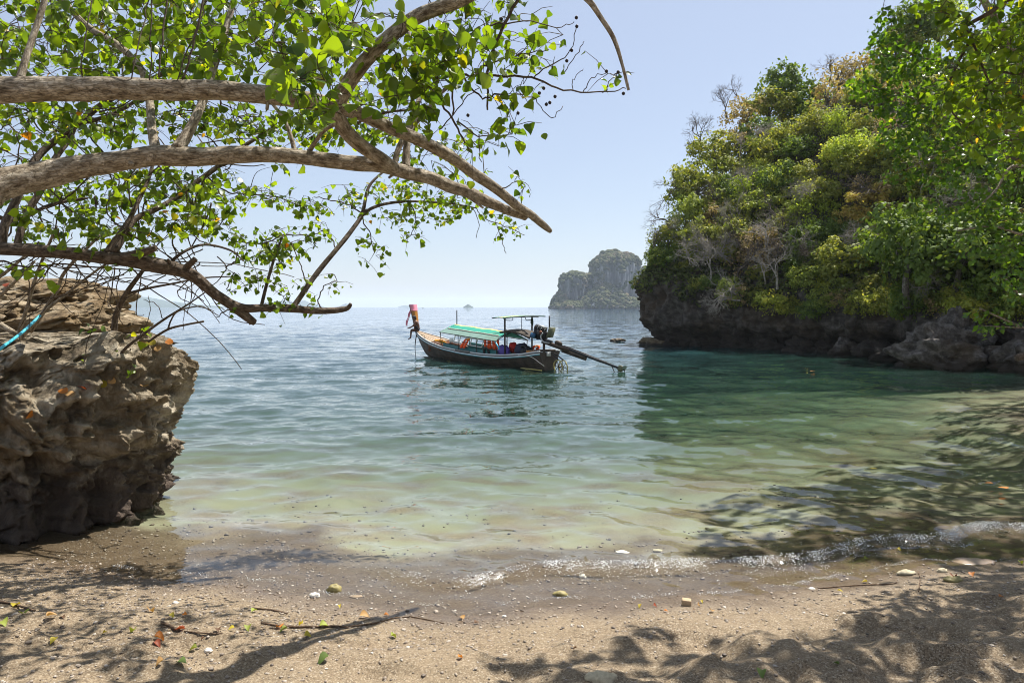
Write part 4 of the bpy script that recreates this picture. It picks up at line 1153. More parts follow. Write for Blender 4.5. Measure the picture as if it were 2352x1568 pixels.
def shade_ok(c):
    """Whether a leaf cluster up there throws its shadow where the beach or the bay lies in dappled shade."""
    for z0 in (.3,):
        h = (c.z - z0) / SUN_DIR.z
        g_ = c - SUN_DIR * h
        if g_.y < 1: return True
        px = 1176 + g_.x / g_.y * F; py = 705 + (H - z0) / g_.y * F
        if px < -60 or px > 2420 or py > 1600: return True
        if py > 1425: return px > 1120 + 1.6 * (1568 - py) * (py < 1500)
        if py > 1255: return px > 2230
        return (px > 1640 and 1050 < py < 1225) or (px > 1930 and 850 < py < 1010) or px > 2150
class Tree:
    def __init__(s, name, label, cat, base, bark, leafm, seed):
        s.root = empty(name, base)
        tag(s.root, label, cat)
        s.base, s.bark, s.leafm = Vector(base), bark, leafm
        s.pool = []                                         # points twigs may grow from
        s.tw = MB()
        s.lp, s.ls, s.lr = [], [], []
        s.rs = random.Random(seed); s.seed = seed
    def limb(s, pts, name='limb', n=14, bark=None, bump=0.10, sub=7, pool=True, rmul=1.0):
        """pts: (px, py, Y, width in px) or (Vector, radius)."""
        if len(pts[0]) == 4:
            V = [P(a, b, c) for a, b, c, d in pts]; rad = [d / 2 * c / F * rmul * .93 for a, b, c, d in pts]
        else:
            V, rad = [Vector(p) for p, r in pts], [r for p, r in pts]
        if n < 9: bump = 0.0
        W, rr_ = spline(V, rad, sub)
        if n >= 9: W = [w + Vector((mnoise.noise(w * 2.3), mnoise.noise(w * 2.3 + Vector((7, 0, 0))), mnoise.noise(w * 2.3 + Vector((0, 9, 0))))) * r_ * 0.35 for w, r_ in zip(W, rr_)]
        mb = MB(); mb.tube([w - s.base for w in W], rr_, n, bump=bump)
        if n >= 14:
            for k_ in range(3, len(W) - 3, 5):                # knots and branch scars
                if s.rs.random() < .6:
                    dr = Vector((s.rs.gauss(0, 1), s.rs.gauss(0, 1), s.rs.gauss(0, 1))).normalized()
                    r_ = rr_[k_]
                    mb.ball(W[k_] - s.base + dr * r_ * .62, (r_ * .55, r_ * .5, r_ * .5), 9, 6, jit=.3)
                    if s.rs.random() < .4: mb.tube([W[k_] - s.base + dr * r_ * .6, W[k_] - s.base + dr * (r_ + .03 + r_ * .4)], [r_ * .24, r_ * .18], 7)
        mb.build(name, bark or s.bark, s.root, smooth=True)
        if pool: s.pool += [np.array(w) for w in W]
        return W
    def twig(s, pts, rad=None, pool=True):
        V = [P(a, b, c) for a, b, c, d in pts]; r_ = [d / 2 * c / F for a, b, c, d in pts]
        W, rr_ = spline(V, r_, 5)
        W = [w + Vector((s.rs.gauss(0, .006), s.rs.gauss(0, .006), s.rs.gauss(0, .006))) for w in W]
        s.tw.tube([w - s.base for w in W], rr_, 5)
        if pool: s.pool += [np.array(w) for w in W]
    def region(s, cx, cy, rx, ry, y0, y1, n, size=0.11, leaves=7):
        out_ = []
        size *= 0.76 if y0 < 5.6 else 0.70
        if cx < 1300: n = max(1, round(n * .92))
        for _ in range(n):
            while True:
                a, b = s.rs.uniform(-1, 1), s.rs.uniform(-1, 1)
                if a * a + b * b < 1: break
            out_.append((P(cx + a * rx, cy + b * ry, s.rs.uniform(y0, y1)), size, leaves))
        return out_
    def grow(s, clusters, spread=0.22, maxlen=2.2, hangy=0.25):
        pool = np.array(s.pool)
        cl = sorted(clusters, key=lambda c: np.min(((pool - np.array(c[0])) ** 2).sum(1)))
        cap = len(pool) + len(cl) * 7
        buf = np.zeros((cap, 3)); buf[:len(pool)] = pool; k = len(pool)
        for c, size, nl in cl:
            d2 = ((buf[:k] - np.array(c)) ** 2).sum(1)
            q_ = Vector(buf[int(np.argmin(d2))])
            L = (c - q_).length
            if L > 0.03:
                mid = q_.lerp(c, 0.5) + Vector((s.rs.gauss(0, .12), s.rs.gauss(0, .12), s.rs.gauss(0.05, .1))) * L
                W, _r = spline([q_, mid, c], [0, 0, 0], 4)
                r0 = min(0.012, 0.0035 + 0.0045 * L)
                s.tw.tube([w - s.base for w in W], [r0 * (1 - .62 * i / (len(W) - 1)) for i in range(len(W))], 4, cap=False)
                for w in W[1:]:
                    if k < cap: buf[k] = w; k += 1
            # sprigs with leaves set along them
            for b in range(s.rs.choice((1, 2, 2))):
                dirv = Vector((s.rs.gauss(0, 1), s.rs.gauss(0, 1), s.rs.gauss(-hangy, .6))).normalized()
                ln = spread * s.rs.uniform(.6, 1.4)
                e = c + dirv * ln
                s.tw.tube([c - s.base, c + dirv * ln * .5 + Vector((0, 0, .02)) - s.base, e - s.base], [.0035, .003, .0018], 3, cap=False)
                m = max(2, int(nl * s.rs.uniform(.4, .7)))
                for j in range(m):
                    t = (j + s.rs.random()) / m
                    p = c.lerp(e, t) + Vector((s.rs.gauss(0, .35), s.rs.gauss(0, .35), s.rs.gauss(-.15, .35))) * size
                    s.lp.append(p); s.ls.append(size * s.rs.uniform(.6, 1.25)); s.lr.append(s.rs.betavariate(2.0, 2.4) if s.rs.random() < .97 else s.rs.uniform(.9, 1))
    def finish(s, single=300, hang=0.7, up=0.75):
        if s.tw.n:
            tw = s.tw.build('twigs', twig_m, s.root); tw['kind'] = 'stuff'
        n = len(s.lp)
        pos = np.array([tuple(p) for p in s.lp]); size = np.array(s.ls); rnd = np.array(s.lr)
        g = np.random.default_rng(s.seed)
        shape = g.integers(0, 8, n)
        M3 = leaf_mats(n, s.seed + 1, hang, up)
        # the leaves that show largest become separate leaf objects
        yy = np.maximum(pos[:, 1], .5)
        px = 1176 + pos[:, 0] / yy * F; py = 705 - (pos[:, 2] - H) / yy * F
        vis = (px > 10) & (px < 2342) & (py > 10) & (py < 1550)
        score = np.where(vis, size / yy, 0)
        order = np.argsort(-score)
        top, rest = order[:single], order[single:]
        hues = 8
        cache = {}
        for i in top:
            h = min(hues - 1, int(rnd[i] * hues)); key = (int(shape[i]), h)
            if key not in cache:
                cache[key] = mesh_np('leaf', LEAF_SHAPES[key[0]], [np.array(LEAF_Q)], s.leafm, True, {'rnd': np.full(18, (h + .5) / hues)})
            o = bpy.data.objects.new('leaf', cache[key]); COL.objects.link(o); o.parent = s.root
            m = Matrix.Identity(4)
            for a in range(3):
                for b in range(3): m[a][b] = M3[i][a][b] * size[i]
            m.translation = Vector(pos[i]) - s.base
            o.matrix_local = m
        if not len(rest): return n
        me = foliage_mesh('foliage', pos[rest] - np.array(s.base), M3[rest], size[rest], shape[rest], rnd[rest], s.leafm)
        o = link('foliage', me, s.root); o['kind'] = 'stuff'
        return n

# ---------------------------------------------------------------- the leaning tree on the left, pale limbs
T1 = Tree('tree', 'leaning beach tree on the left with two long pale bare limbs reaching over the water', 'tree', (-5.2, 4.3, float(ground(-5.2, 4.3))), bark_pale, leaf_green, 21)
t0 = P(-300, 560, 4.2); t1 = P(-300, 230, 4.3)
T1.limb([(T1.base + Vector((-.5, 0, -.3)), .34), (T1.base + Vector((-.35, 0, .7)), .27), (T1.base.lerp(t0, .6) + Vector((-.25, 0, .1)), .22), (t0, .15)], 'trunk', 18)
T1.limb([(T1.base.lerp(t0, .6) + Vector((-.25, 0, .1)), .18), (t1 + Vector((-.5, 0, -.6)), .13), (t1, .1)], 'limb')
T1.limb([(-300, 230, 4.3, 74), (-150, 214, 4.4, 68), (0, 208, 4.6, 62), (150, 205, 4.7, 56), (300, 204, 4.8, 53), (450, 208, 4.9, 48), (600, 217, 5.0, 44), (720, 232, 5.1, 42), (785, 254, 5.15, 38)], n=22)
T1.limb([(-300, 560, 4.2, 100), (-150, 490, 4.5, 88), (0, 425, 4.8, 78), (100, 400, 5, 64), (200, 383, 5.1, 54), (320, 362, 5.2, 48), (400, 357, 5.25, 50), (500, 354, 5.3, 42), (620, 357, 5.4, 38), (720, 366, 5.5, 36), (820, 378, 5.6, 36), (905, 388, 5.8, 34), (980, 408, 6.1, 32), (1050, 432, 6.5, 30), (1110, 458, 6.9, 26), (1160, 478, 7.2, 24), (1190, 492, 7.4, 22), (1206, 500, 7.5, 18)], n=22)
T1.limb([(772, 252, 5.15, 38), (798, 190, 5.1, 36), (850, 130, 5.05, 34), (910, 75, 5.0, 33), (970, 32, 4.95, 34), (1060, -2, 4.9, 30), (1180, -50, 4.8, 24), (1300, -32, 4.8, 18), (1350, 0, 4.8, 15), (1380, 40, 4.8, 12), (1410, 88, 4.8, 11), (1430, 150, 4.8, 8), (1444, 207, 4.8, 7)], n=16)
T1.limb([(775, 250, 5.15, 36), (830, 262, 5.3, 32), (905, 297, 5.6, 30), (1000, 340, 6, 29), (1100, 405, 6.6, 27), (1180, 465, 7.1, 22), (1225, 500, 7.5, 20), (1250, 520, 7.7, 17), (1264, 531, 7.8, 12)], n=16)
T1.limb([(770, 252, 5.15, 40), (790, 295, 5.25, 36), (830, 335, 5.4, 34), (880, 370, 5.6, 32), (910, 390, 5.78, 28)], n=16)
for pts in (
    [(46, 180, 4.7, 20), (58, 140, 4.75, 15), (75, 90, 4.85, 14), (100, 10, 4.95, 13), (115, -50, 5, 12)],
    [(358, 345, 5.25, 26), (350, 300, 5.4, 21), (345, 235, 5.7, 19), (338, 190, 5.9, 18), (310, 140, 6.1, 18), (265, 100, 6.3, 16), (200, 60, 6.5, 15), (150, 5, 6.7, 14), (115, -50, 6.9, 13)],
    [(408, 345, 5.25, 34), (440, 290, 5.4, 23), (465, 235, 5.6, 20), (485, 170, 5.8, 18), (505, 110, 6, 16), (525, 50, 6.2, 15), (542, -15, 6.4, 14), (560, -80, 6.5, 12)],
    [(678, 352, 5.45, 13), (668, 310, 5.5, 10), (652, 272, 5.55, 9), (628, 240, 5.6, 8)],
    [(710, 350, 5.5, 14), (725, 325, 5.45, 10), (745, 300, 5.4, 9), (772, 284, 5.3, 9)],
    [(905, 385, 5.78, 16), (915, 345, 5.85, 14), (935, 300, 6, 14), (955, 250, 6.2, 13), (966, 205, 6.4, 12), (958, 140, 6.6, 11), (940, 80, 6.8, 10), (922, 20, 7, 9), (910, -40, 7, 8)],
    [(932, 388, 5.9, 22), (935, 330, 6.0, 17), (946, 292, 6.1, 14), (978, 258, 6.2, 12), (1012, 215, 6.3, 9), (1060, 178, 6.3, 6)],
    [(1035, 430, 6.4, 10), (1075, 452, 6.6, 9), (1110, 478, 6.7, 5)],
    [(1150, 470, 7.0, 10), (1165, 485, 7.0, 7)],
):
    T1.limb(pts, n=10, sub=5)
for pts in (
    [(365, 180, 4.75, 4), (372, 100, 4.8, 4), (383, -10, 4.9, 4)], [(420, 184, 4.75, 5), (440, 110, 4.8, 5), (470, -10, 4.9, 5)],
    [(345, 185, 4.75, 3), (347, 90, 4.8, 3), (348, -10, 4.9, 3)], [(408, 182, 4.75, 3), (450, 70, 4.9, 3), (480, -10, 5, 3)], [(186, 178, 4.7, 3), (200, 60, 4.8, 3), (215, -10, 4.9, 3)],
    [(300, 180, 4.75, 3), (330, 60, 4.9, 3), (344, -10, 5, 3)],
    [(1000, 180, 5.3, 7), (1060, 174, 5.4, 6), (1116, 174, 5.5, 6), (1222, 179, 5.6, 5), (1294, 207, 5.7, 4), (1386, 212, 5.8, 3), (1437, 202, 5.8, 2)],
    [(1065, 178, 5.4, 5), (1104, 226, 5.5, 4), (1137, 219, 5.5, 4), (1215, 220, 5.6, 3), (1236, 239, 5.6, 2), (1267, 270, 5.6, 2), (1290, 245, 5.6, 1.6)],
    [(1000, 222, 5.5, 5), (1039, 273, 5.6, 5), (1068, 328, 5.7, 4), (1082, 350, 5.7, 2)], [(1048, 278, 5.6, 4), (1099, 311, 5.7, 3), (1147, 306, 5.7, 2)], [(1099, 311, 5.7, 3), (1104, 368, 5.7, 2)],
    [(1039, 176, 5.4, 5), (1041, 263, 5.6, 4)], [(1195, -10, 5.2, 8), (1147, 79, 5.3, 7), (1120, 170, 5.4, 6), (1121, 253, 5.5, 4)],
    [(1222, 179, 5.6, 3), (1270, 148, 5.6, 3), (1310, 115, 5.6, 2), (1323, 65, 5.6, 2)], [(1294, 165, 5.6, 2), (1330, 118, 5.6, 2), (1340, 95, 5.6, 1.5)],
    [(1110, 150, 5.5, 4), (1180, 130, 5.5, 3), (1260, 112, 5.6, 2)], [(1120, 60, 5.4, 5), (1200, 50, 5.5, 3), (1290, 62, 5.6, 2), (1320, 50, 5.6, 1.5)],
    [(1386, 212, 5.8, 2.5), (1400, 190, 5.8, 2), (1420, 165, 5.8, 1.6)], [(1340, 210, 5.8, 2.5), (1360, 180, 5.8, 2), (1395, 165, 5.8, 1.5)], [(1316, 207, 5.8, 2), (1318, 180, 5.8, 1.6), (1340, 158, 5.8, 1.4)],
    [(960, 250, 6, 5), (870, 262, 5.9, 6), (820, 285, 5.8, 7)], [(1010, 300, 5.9, 3), (1060, 240, 5.9, 2.5), (1100, 200, 5.8, 2)],
    [(1140, 440, 6.8, 4), (1175, 420, 6.9, 2), (1190, 405, 6.9, 1.5)],
): T1.twig(pts)
cl = []
for a in (
    (690, 170, 70, 55, 4.0, 4.5, 12, .135, 6), (800, 60, 130, 75, 4.4, 5.2, 18, .13, 6), (660, 60, 120, 80, 4.4, 5.4, 13, .125, 6), (780, 235, 60, 30, 4.3, 4.7, 6, .12, 5),
    (1000, 140, 115, 80, 4.7, 5.5, 34, .125, 7), (955, 215, 45, 50, 4.8, 5.4, 12, .12, 6), (1130, 60, 110, 70, 5.0, 6, 18, .12, 6), (1230, 100, 70, 70, 5.3, 5.8, 10, .10, 5),
    (1180, 200, 80, 40, 5.4, 5.8, 9, .10, 4), (1165, 285, 30, 30, 5.5, 5.7, 4, .13, 4), (1130, 300, 60, 50, 5.6, 5.9, 6, .09, 4), (1390, 185, 40, 20, 5.7, 5.9, 3, .09, 2), (1060, 70, 90, 60, 5.5, 6.5, 16, .11, 6),
    (240, 80, 320, 110, 5.4, 9, 170, .115, 7), (560, 70, 230, 100, 5.4, 8.5, 95, .115, 7), (120, 150, 170, 60, 5.6, 8.5, 45, .115, 7),
    (130, 275, 190, 55, 6, 9, 60, .11, 7), (400, 270, 190, 55, 6, 9, 62, .11, 7), (620, 285, 170, 50, 6.2, 9, 52, .10, 7), (760, 290, 110, 50, 6.2, 8.5, 34, .10, 7), (870, 250, 100, 80, 6.4, 8, 34, .10, 7),
    (960, 330, 100, 60, 6.4, 8.2, 20, .095, 6), (1060, 345, 60, 40, 6.4, 7.6, 9, .095, 5), (830, 170, 110, 70, 6, 8, 22, .11, 6), (1080, 410, 40, 30, 6.6, 7.4, 5, .09, 4), (1180, 430, 40, 20, 6.9, 7.3, 4, .09, 4),
    (150, -60, 420, 80, 5.0, 8, 60, .12, 7), (800, -70, 420, 80, 4.8, 7, 60, .12, 7),
): cl += T1.region(*a)
for _ in range(170):                                        # the rest of the crown, above the picture, thinned by where its shadow lands
    y = T1.rs.uniform(3.6, 9.5)
    c_ = Vector((T1.rs.uniform(-5.5, 0.6), y, H + .50 * y + T1.rs.uniform(0, 1.8)))
    if shade_ok(c_) or T1.rs.random() < .25: cl.append((c_, .12, 7))
T1.grow(cl)
T1.finish(300)
frm = simple('dark_dry_fruit', (0.022, 0.014, 0.014), 0.6)
for fx, fy in ((1325, 61), (1313, 116), (1302, 140), (1324, 41), (1393, 164), (1420, 166), (1432, 215), (1152, 44), (1239, 214), (1249, 203), (1263, 236), (1217, 296), (1075, 265), (1003, 272), (1208, 219), (1135, 120), (1190, 260), (1255, 240), (1275, 222)):
    o = MB().ball((0, 0, 0), (.014, .014, .015), 8, 6, jit=.15).build('fruit', frm, T1.root)
    o.location = P(fx, fy, 5.62) - T1.base

# ---------------------------------------------------------------- the darker tree behind it
T2 = Tree('tree', 'dark limbed tree behind the pale limbs, low bough ending in a broken stub', 'tree', (-6.6, 6.2, float(ground(-6.6, 6.2))), bark_dark, leaf_green, 33)
c0 = P(-250, 556, 6.6)
T2.limb([(T2.base + Vector((-.6, .3, -.4)), .26), (T2.base + Vector((-.4, .2, .8)), .2), (T2.base.lerp(c0, .7) + Vector((-.2, 0, 0)), .15), (c0, .10)], 'trunk', 16)
T2.limb([(-250, 556, 6.6, 44), (-80, 566, 6.9, 36), (0, 572, 7, 31), (120, 578, 7.1, 30), (250, 592, 7.2, 32), (350, 606, 7.3, 38), (440, 632, 7.5, 30), (500, 680, 7.7, 26), (560, 722, 7.9, 22), (574, 732, 7.95, 20), (586, 740, 8, 17)], n=20)
for pts in (
    [(525, 698, 7.8, 24), (560, 708, 7.88, 22), (600, 707, 7.95, 19), (670, 708, 8.0, 19), (740, 714, 8.1, 16), (793, 709, 8.2, 13), (806, 697, 8.2, 8)],
    [(670, 708, 8, 14), (690, 680, 8.1, 13), (730, 625, 8.3, 13), (775, 570, 8.5, 12), (810, 525, 8.7, 11), (832, 490, 8.9, 10), (846, 430, 9.1, 7), (880, 395, 9.3, 5)],
    [(826, 500, 8.85, 9), (860, 475, 9.0, 8), (930, 463, 9.3, 6), (1030, 467, 9.5, 4), (1094, 478, 9.6, 3)],
    [(600, 704, 8, 9), (613, 650, 8.1, 8), (630, 592, 8.3, 6), (650, 540, 8.4, 4)],
    [(426, 618, 7.45, 18), (438, 606, 7.4, 15), (450, 594, 7.4, 13)],
    [(285, 592, 7.2, 26), (320, 582, 7.15, 22), (356, 570, 7.1, 14)],
    [(246, 580, 7.2, 18), (270, 545, 7.3, 15), (297, 505, 7.4, 12), (322, 455, 7.6, 10), (345, 400, 7.8, 8), (360, 340, 8, 6)],
    [(262, 580, 7.2, 18), (307, 508, 7.5, 15), (350, 485, 7.7, 14), (393, 460, 7.9, 13), (450, 420, 8.1, 13), (508, 377, 8.3, 12), (570, 330, 8.5, 9), (640, 290, 8.7, 6)],
    [(2, 572, 7, 22), (12, 520, 7.1, 20), (44, 448, 7.3, 18), (62, 400, 7.5, 17), (103, 342, 7.7, 17), (181, 284, 7.9, 15), (240, 236, 8.1, 14), (330, 190, 8.3, 12), (420, 150, 8.5, 9)],
    [(38, 572, 7.05, 18), (60, 500, 7.2, 16), (96, 433, 7.4, 15), (125, 365, 7.6, 14), (163, 312, 7.8, 12), (187, 244, 8, 10), (200, 180, 8.1, 8)],
    [(181, 284, 7.9, 11), (260, 262, 8, 9), (330, 222, 8.1, 8), (400, 200, 8.2, 6)],
    [(-60, 470, 7.2, 14), (30, 505, 7.5, 10), (120, 470, 7.8, 8), (200, 455, 8, 6)],
    [(380, 612, 7.4, 9), (420, 580, 7.5, 7), (470, 562, 7.7, 6), (530, 575, 7.9, 5), (560, 600, 8, 3)],
): T2.limb(pts, n=10, sub=5)
for pts in (
    [(470, 400, 8.2, 4), (520, 440, 8.4, 3.5), (560, 445, 8.5, 3), (620, 450, 8.7, 3), (700, 475, 8.9, 2)], [(832, 490, 8.9, 4), (800, 470, 8.9, 3), (760, 460, 8.9, 2.5), (720, 452, 8.9, 2)],
    [(650, 540, 8.4, 3), (600, 560, 8.4, 3), (540, 555, 8.3, 2.5)], [(650, 540, 8.4, 3), (700, 540, 8.5, 2.5), (740, 530, 8.5, 2)],
    [(0, 600, 7.3, 5), (60, 612, 7.4, 4), (150, 608, 7.5, 4), (300, 620, 7.6, 3), (400, 625, 7.7, 2)], [(300, 608, 7.4, 4), (330, 640, 7.6, 3), (420, 660, 7.8, 2.5), (470, 690, 7.9, 2)],
    [(350, 560, 7.5, 3), (400, 600, 7.6, 3), (440, 650, 7.8, 2.5), (430, 720, 8, 2)], [(500, 590, 7.9, 3), (520, 620, 8, 2.5), (480, 660, 8, 2)], [(560, 722, 7.9, 3), (520, 712, 7.9, 3), (500, 728, 7.9, 2)],
    [(740, 712, 8.1, 4), (730, 690, 8.1, 3), (745, 660, 8.1, 2.5), (768, 645, 8.1, 2)], [(770, 570, 8.5, 3), (760, 545, 8.5, 2.5), (735, 525, 8.5, 2)], [(700, 640, 8.2, 3), (690, 610, 8.2, 2.5), (672, 560, 8.3, 2)],
    [(940, 462, 9.3, 3), (955, 500, 9.3, 2), (945, 540, 9.3, 1.6)], [(830, 500, 8.9, 3), (850, 540, 8.9, 2.5), (860, 580, 8.9, 2)], [(1094, 478, 9.6, 2), (1110, 500, 9.6, 2), (1160, 520, 9.6, 2), (1205, 540, 9.6, 1.5)], [(1140, 512, 9.6, 2), (1150, 545, 9.6, 1.6), (1162, 582, 9.6, 1.4)],
    [(1085, 480, 9.6, 1.8), (1100, 510, 9.6, 1.5), (1094, 545, 9.6, 1.4)],
): T2.twig(pts)
for k in range(46):                                         # the tangle of bare twigs beside the low bough
    a = (T2.rs.uniform(20, 560), T2.rs.uniform(560, 650), T2.rs.uniform(7.4, 8.6))
    b = (a[0] + T2.rs.gauss(0, 110), a[1] + T2.rs.gauss(30, 60)); m = ((a[0] + b[0]) / 2 + T2.rs.gauss(0, 25), (a[1] + b[1]) / 2 + T2.rs.gauss(0, 25))
    T2.twig([(a[0], a[1], a[2], 3), (m[0], m[1], a[2], 2.2), (b[0], b[1], a[2] + .1, 1.6)], pool=False)
for k in range(60):
    a = (T2.rs.uniform(0, 520), T2.rs.uniform(240, 560), T2.rs.uniform(7.2, 9))
    b = (a[0] + T2.rs.gauss(0, 90), a[1] + T2.rs.gauss(0, 70)); m = ((a[0] + b[0]) / 2 + T2.rs.gauss(0, 20), (a[1] + b[1]) / 2 + T2.rs.gauss(0, 20))
    T2.twig([(a[0], a[1], a[2], 4), (m[0], m[1], a[2], 3), (b[0], b[1], a[2] + .1, 2)], pool=False)
cl = []
for a in (
    (130, 480, 160, 75, 6.6, 9.2, 52, .115, 7), (300, 470, 180, 80, 6.8, 9.2, 64, .115, 7), (440, 470, 95, 70, 7.2, 8.8, 40, .115, 7), (370, 415, 130, 40, 7.2, 9, 22, .11, 7), (80, 400, 110, 40, 7, 9, 18, .11, 6), (250, 560, 120, 30, 7, 8.4, 12, .12, 5), (500, 405, 45, 22, 8, 8.6, 9, .1, 5),
    (590, 448, 60, 20, 8.3, 8.9, 15, .10, 6), (700, 465, 60, 20, 8.6, 9.1, 16, .10, 6), (600, 560, 75, 35, 8.1, 8.7, 26, .10, 7), (690, 550, 60, 25, 8.3, 8.7, 17, .10, 6), (640, 600, 40, 30, 8.1, 8.5, 10, .10, 6), (600, 650, 45, 25, 7.9, 8.2, 8, .10, 5), (620, 690, 40, 14, 7.9, 8.1, 8, .10, 5), (560, 640, 40, 30, 7.8, 8.2, 5, .1, 4), (525, 712, 14, 12, 7.8, 8, 2, .12, 3),
    (680, 650, 35, 25, 8, 8.3, 7, .09, 5), (760, 640, 22, 14, 8.1, 8.2, 3, .08, 4), (700, 705, 40, 14, 7.9, 8.2, 5, .09, 4),
    (820, 470, 45, 40, 8.8, 9.3, 11, .10, 6), (790, 450, 35, 30, 8.8, 9.2, 6, .1, 5), (860, 430, 35, 25, 9, 9.3, 6, .1, 5), (950, 430, 80, 30, 9.1, 9.6, 24, .10, 7), (1000, 480, 100, 28, 9.2, 9.7, 26, .10, 7), (920, 500, 50, 22, 9.1, 9.5, 9, .10, 6), (940, 540, 22, 14, 9.2, 9.4, 4, .09, 4), (850, 580, 30, 28, 8.8, 9.1, 8, .10, 6), (1060, 450, 60, 25, 9.4, 9.7, 11, .10, 6), (1130, 500, 40, 16, 9.5, 9.7, 7, .10, 5), (1175, 530, 32, 12, 9.5, 9.7, 6, .09, 5), (720, 520, 40, 15, 8.4, 8.7, 5, .1, 5), (500, 500, 35, 30, 7.8, 8.3, 7, .12, 5),
    (60, 640, 60, 30, 7, 7.6, 3, .13, 3),
): cl += T2.region(*a)
for _ in range(70):
    y = T2.rs.uniform(7.5, 11)
    cl.append((Vector((T2.rs.uniform(-7.5, -2.5), y, H + T2.rs.uniform(.15, .55) * y)), .11, 7))
T2.grow(cl, spread=0.2)
T2.finish(300)

# thin stems and scrub rooted on the left rocks
sap = Tree('shrub', 'bare thin stems growing out of the pale layered rock', 'shrub', tuple(P(45, 770, 8.9)), bark_pale, leaf_green, 41)
for pts in (
    [(41, 770, 8.9, 9), (66, 695, 8.8, 8), (77, 652, 8.7, 8), (96, 600, 8.5, 7), (130, 520, 8.2, 6)], [(71, 762, 8.9, 9), (99, 718, 8.8, 9), (132, 664, 8.7, 9), (143, 634, 8.6, 8), (170, 600, 8.4, 8), (230, 540, 8.2, 6)],
    [(48, 778, 8.9, 10), (99, 718, 8.7, 8), (157, 672, 8.6, 7), (198, 639, 8.5, 6), (250, 603, 8.3, 5), (300, 590, 8.2, 4)], [(-30, 725, 9, 12), (0, 745, 8.95, 15), (36, 766, 8.9, 12)], [(-20, 700, 8.9, 10), (0, 680, 8.9, 9), (43, 639, 8.8, 7), (80, 600, 8.7, 5)], [(-20, 650, 8.6, 9), (20, 620, 8.6, 8), (60, 585, 8.5, 6)],
): sap.limb(pts, 'stem', n=8, sub=5)
sap.grow([(P(192, 742, 8.8), .09, 2), (P(30, 610, 8.6), .12, 2), (P(10, 600, 8.6), .12, 2)])
sap.finish(12)
sap2 = Tree('shrub', 'forked dark stem with bare twigs beside the undercut boulder crest', 'shrub', tuple(P(257, 800, 9.3)), bark_dark, leaf_green, 43)
for pts in (
    [(257, 805, 9.4, 17), (262, 760, 9.3, 15), (267, 722, 9.3, 14), (290, 674, 9.2, 13), (321, 631, 9.1, 10), (345, 600, 9.0, 7)], [(292, 674, 9.2, 7), (340, 662, 9.1, 6), (393, 652, 9.0, 5), (468, 638, 8.9, 4), (550, 635, 8.8, 2)],
    [(247, 860, 8.9, 9), (283, 806, 8.9, 8), (321, 774, 8.9, 7), (376, 734, 8.8, 6), (430, 700, 8.8, 4), (470, 672, 8.8, 3)], [(340, 785, 8.9, 6), (386, 756, 8.9, 6), (430, 745, 8.9, 5), (468, 738, 8.9, 5)], [(386, 756, 8.9, 5), (393, 735, 8.9, 4), (410, 714, 8.9, 4), (458, 703, 8.9, 3), (480, 712, 8.9, 2.5), (502, 725, 8.9, 2)],
    [(270, 850, 9, 6), (290, 830, 9, 5), (300, 800, 9, 3)],
): sap2.limb(pts, 'stem', n=8, sub=5)
for pts in ([(430, 660, 8.8, 2), (425, 700, 8.8, 1.6), (420, 760, 8.8, 1.4)], [(376, 734, 8.8, 2), (360, 700, 8.8, 2), (330, 688, 8.8, 1.5)], [(440, 690, 8.8, 2), (470, 640, 8.8, 1.5)], [(320, 775, 8.9, 2), (345, 720, 8.9, 1.6), (340, 680, 8.9, 1.4)], [(195, 850, 8.7, 2), (200, 790, 8.7, 2), (235, 700, 8.8, 1.6), (262, 610, 8.6, 1.6)]): sap2.twig(pts)
sap2.grow([(P(330, 752, 8.9), .10, 5), (P(280, 790, 9), .07, 5), (P(265, 815, 9), .08, 4), (P(180, 815, 8.8), .07, 3), (P(300, 845, 8.8), .08, 2)])
sap2.finish(24)
tag(MB().tube([P(-40, 832, 7.4), P(0, 801, 7.7), P(50, 764, 8.2), P(92, 725, 8.65)], .017, 8, sub=4).build('rope', cyan_p, smooth=True), 'pale blue plastic rope stretched to the thin stems on the left rock', 'rope')

# ---------------------------------------------------------------- the trees on the right
T3 = Tree('tree', 'large leaved tree hanging into the top right corner, nearest on the right', 'tree', (8.6, 6.6, float(ground(8.6, 6.6))), bark_dark, leaf_green, 51)
T3.limb([(T3.base + Vector((.3, 0, -.4)), .22), (T3.base + Vector((.1, .1, 2)), .17), (Vector((7.7, 7.1, 4.8)), .13), (Vector((6.9, 7.6, 6.4)), .08), (Vector((6.2, 8.2, 7.6)), .05)], 'trunk', 14)
for pts in (
    [(2520, -110, 7.3, 16), (2400, -40, 7.3, 13), (2310, 3, 7.4, 11), (2274, 28, 7.4, 10), (2231, 52, 7.5, 9), (2214, 67, 7.5, 8), (2230, 87, 7.5, 8), (2203, 138, 7.6, 7), (2185, 179, 7.7, 6), (2168, 220, 7.8, 4)],
    [(2230, 87, 7.5, 6), (2260, 160, 7.6, 5), (2290, 230, 7.8, 4)], [(2168, 215, 7.8, 4), (2190, 262, 7.8, 4), (2220, 290, 7.9, 3), (2260, 330, 8, 2.5)], [(2400, 140, 7.6, 8), (2340, 170, 7.7, 6), (2280, 160, 7.7, 4), (2240, 165, 7.7, 3)], [(2420, 330, 8, 9), (2352, 365, 8, 7), (2310, 360, 8.1, 4)],
): T3.limb(pts, n=9, sub=5)
cl = []
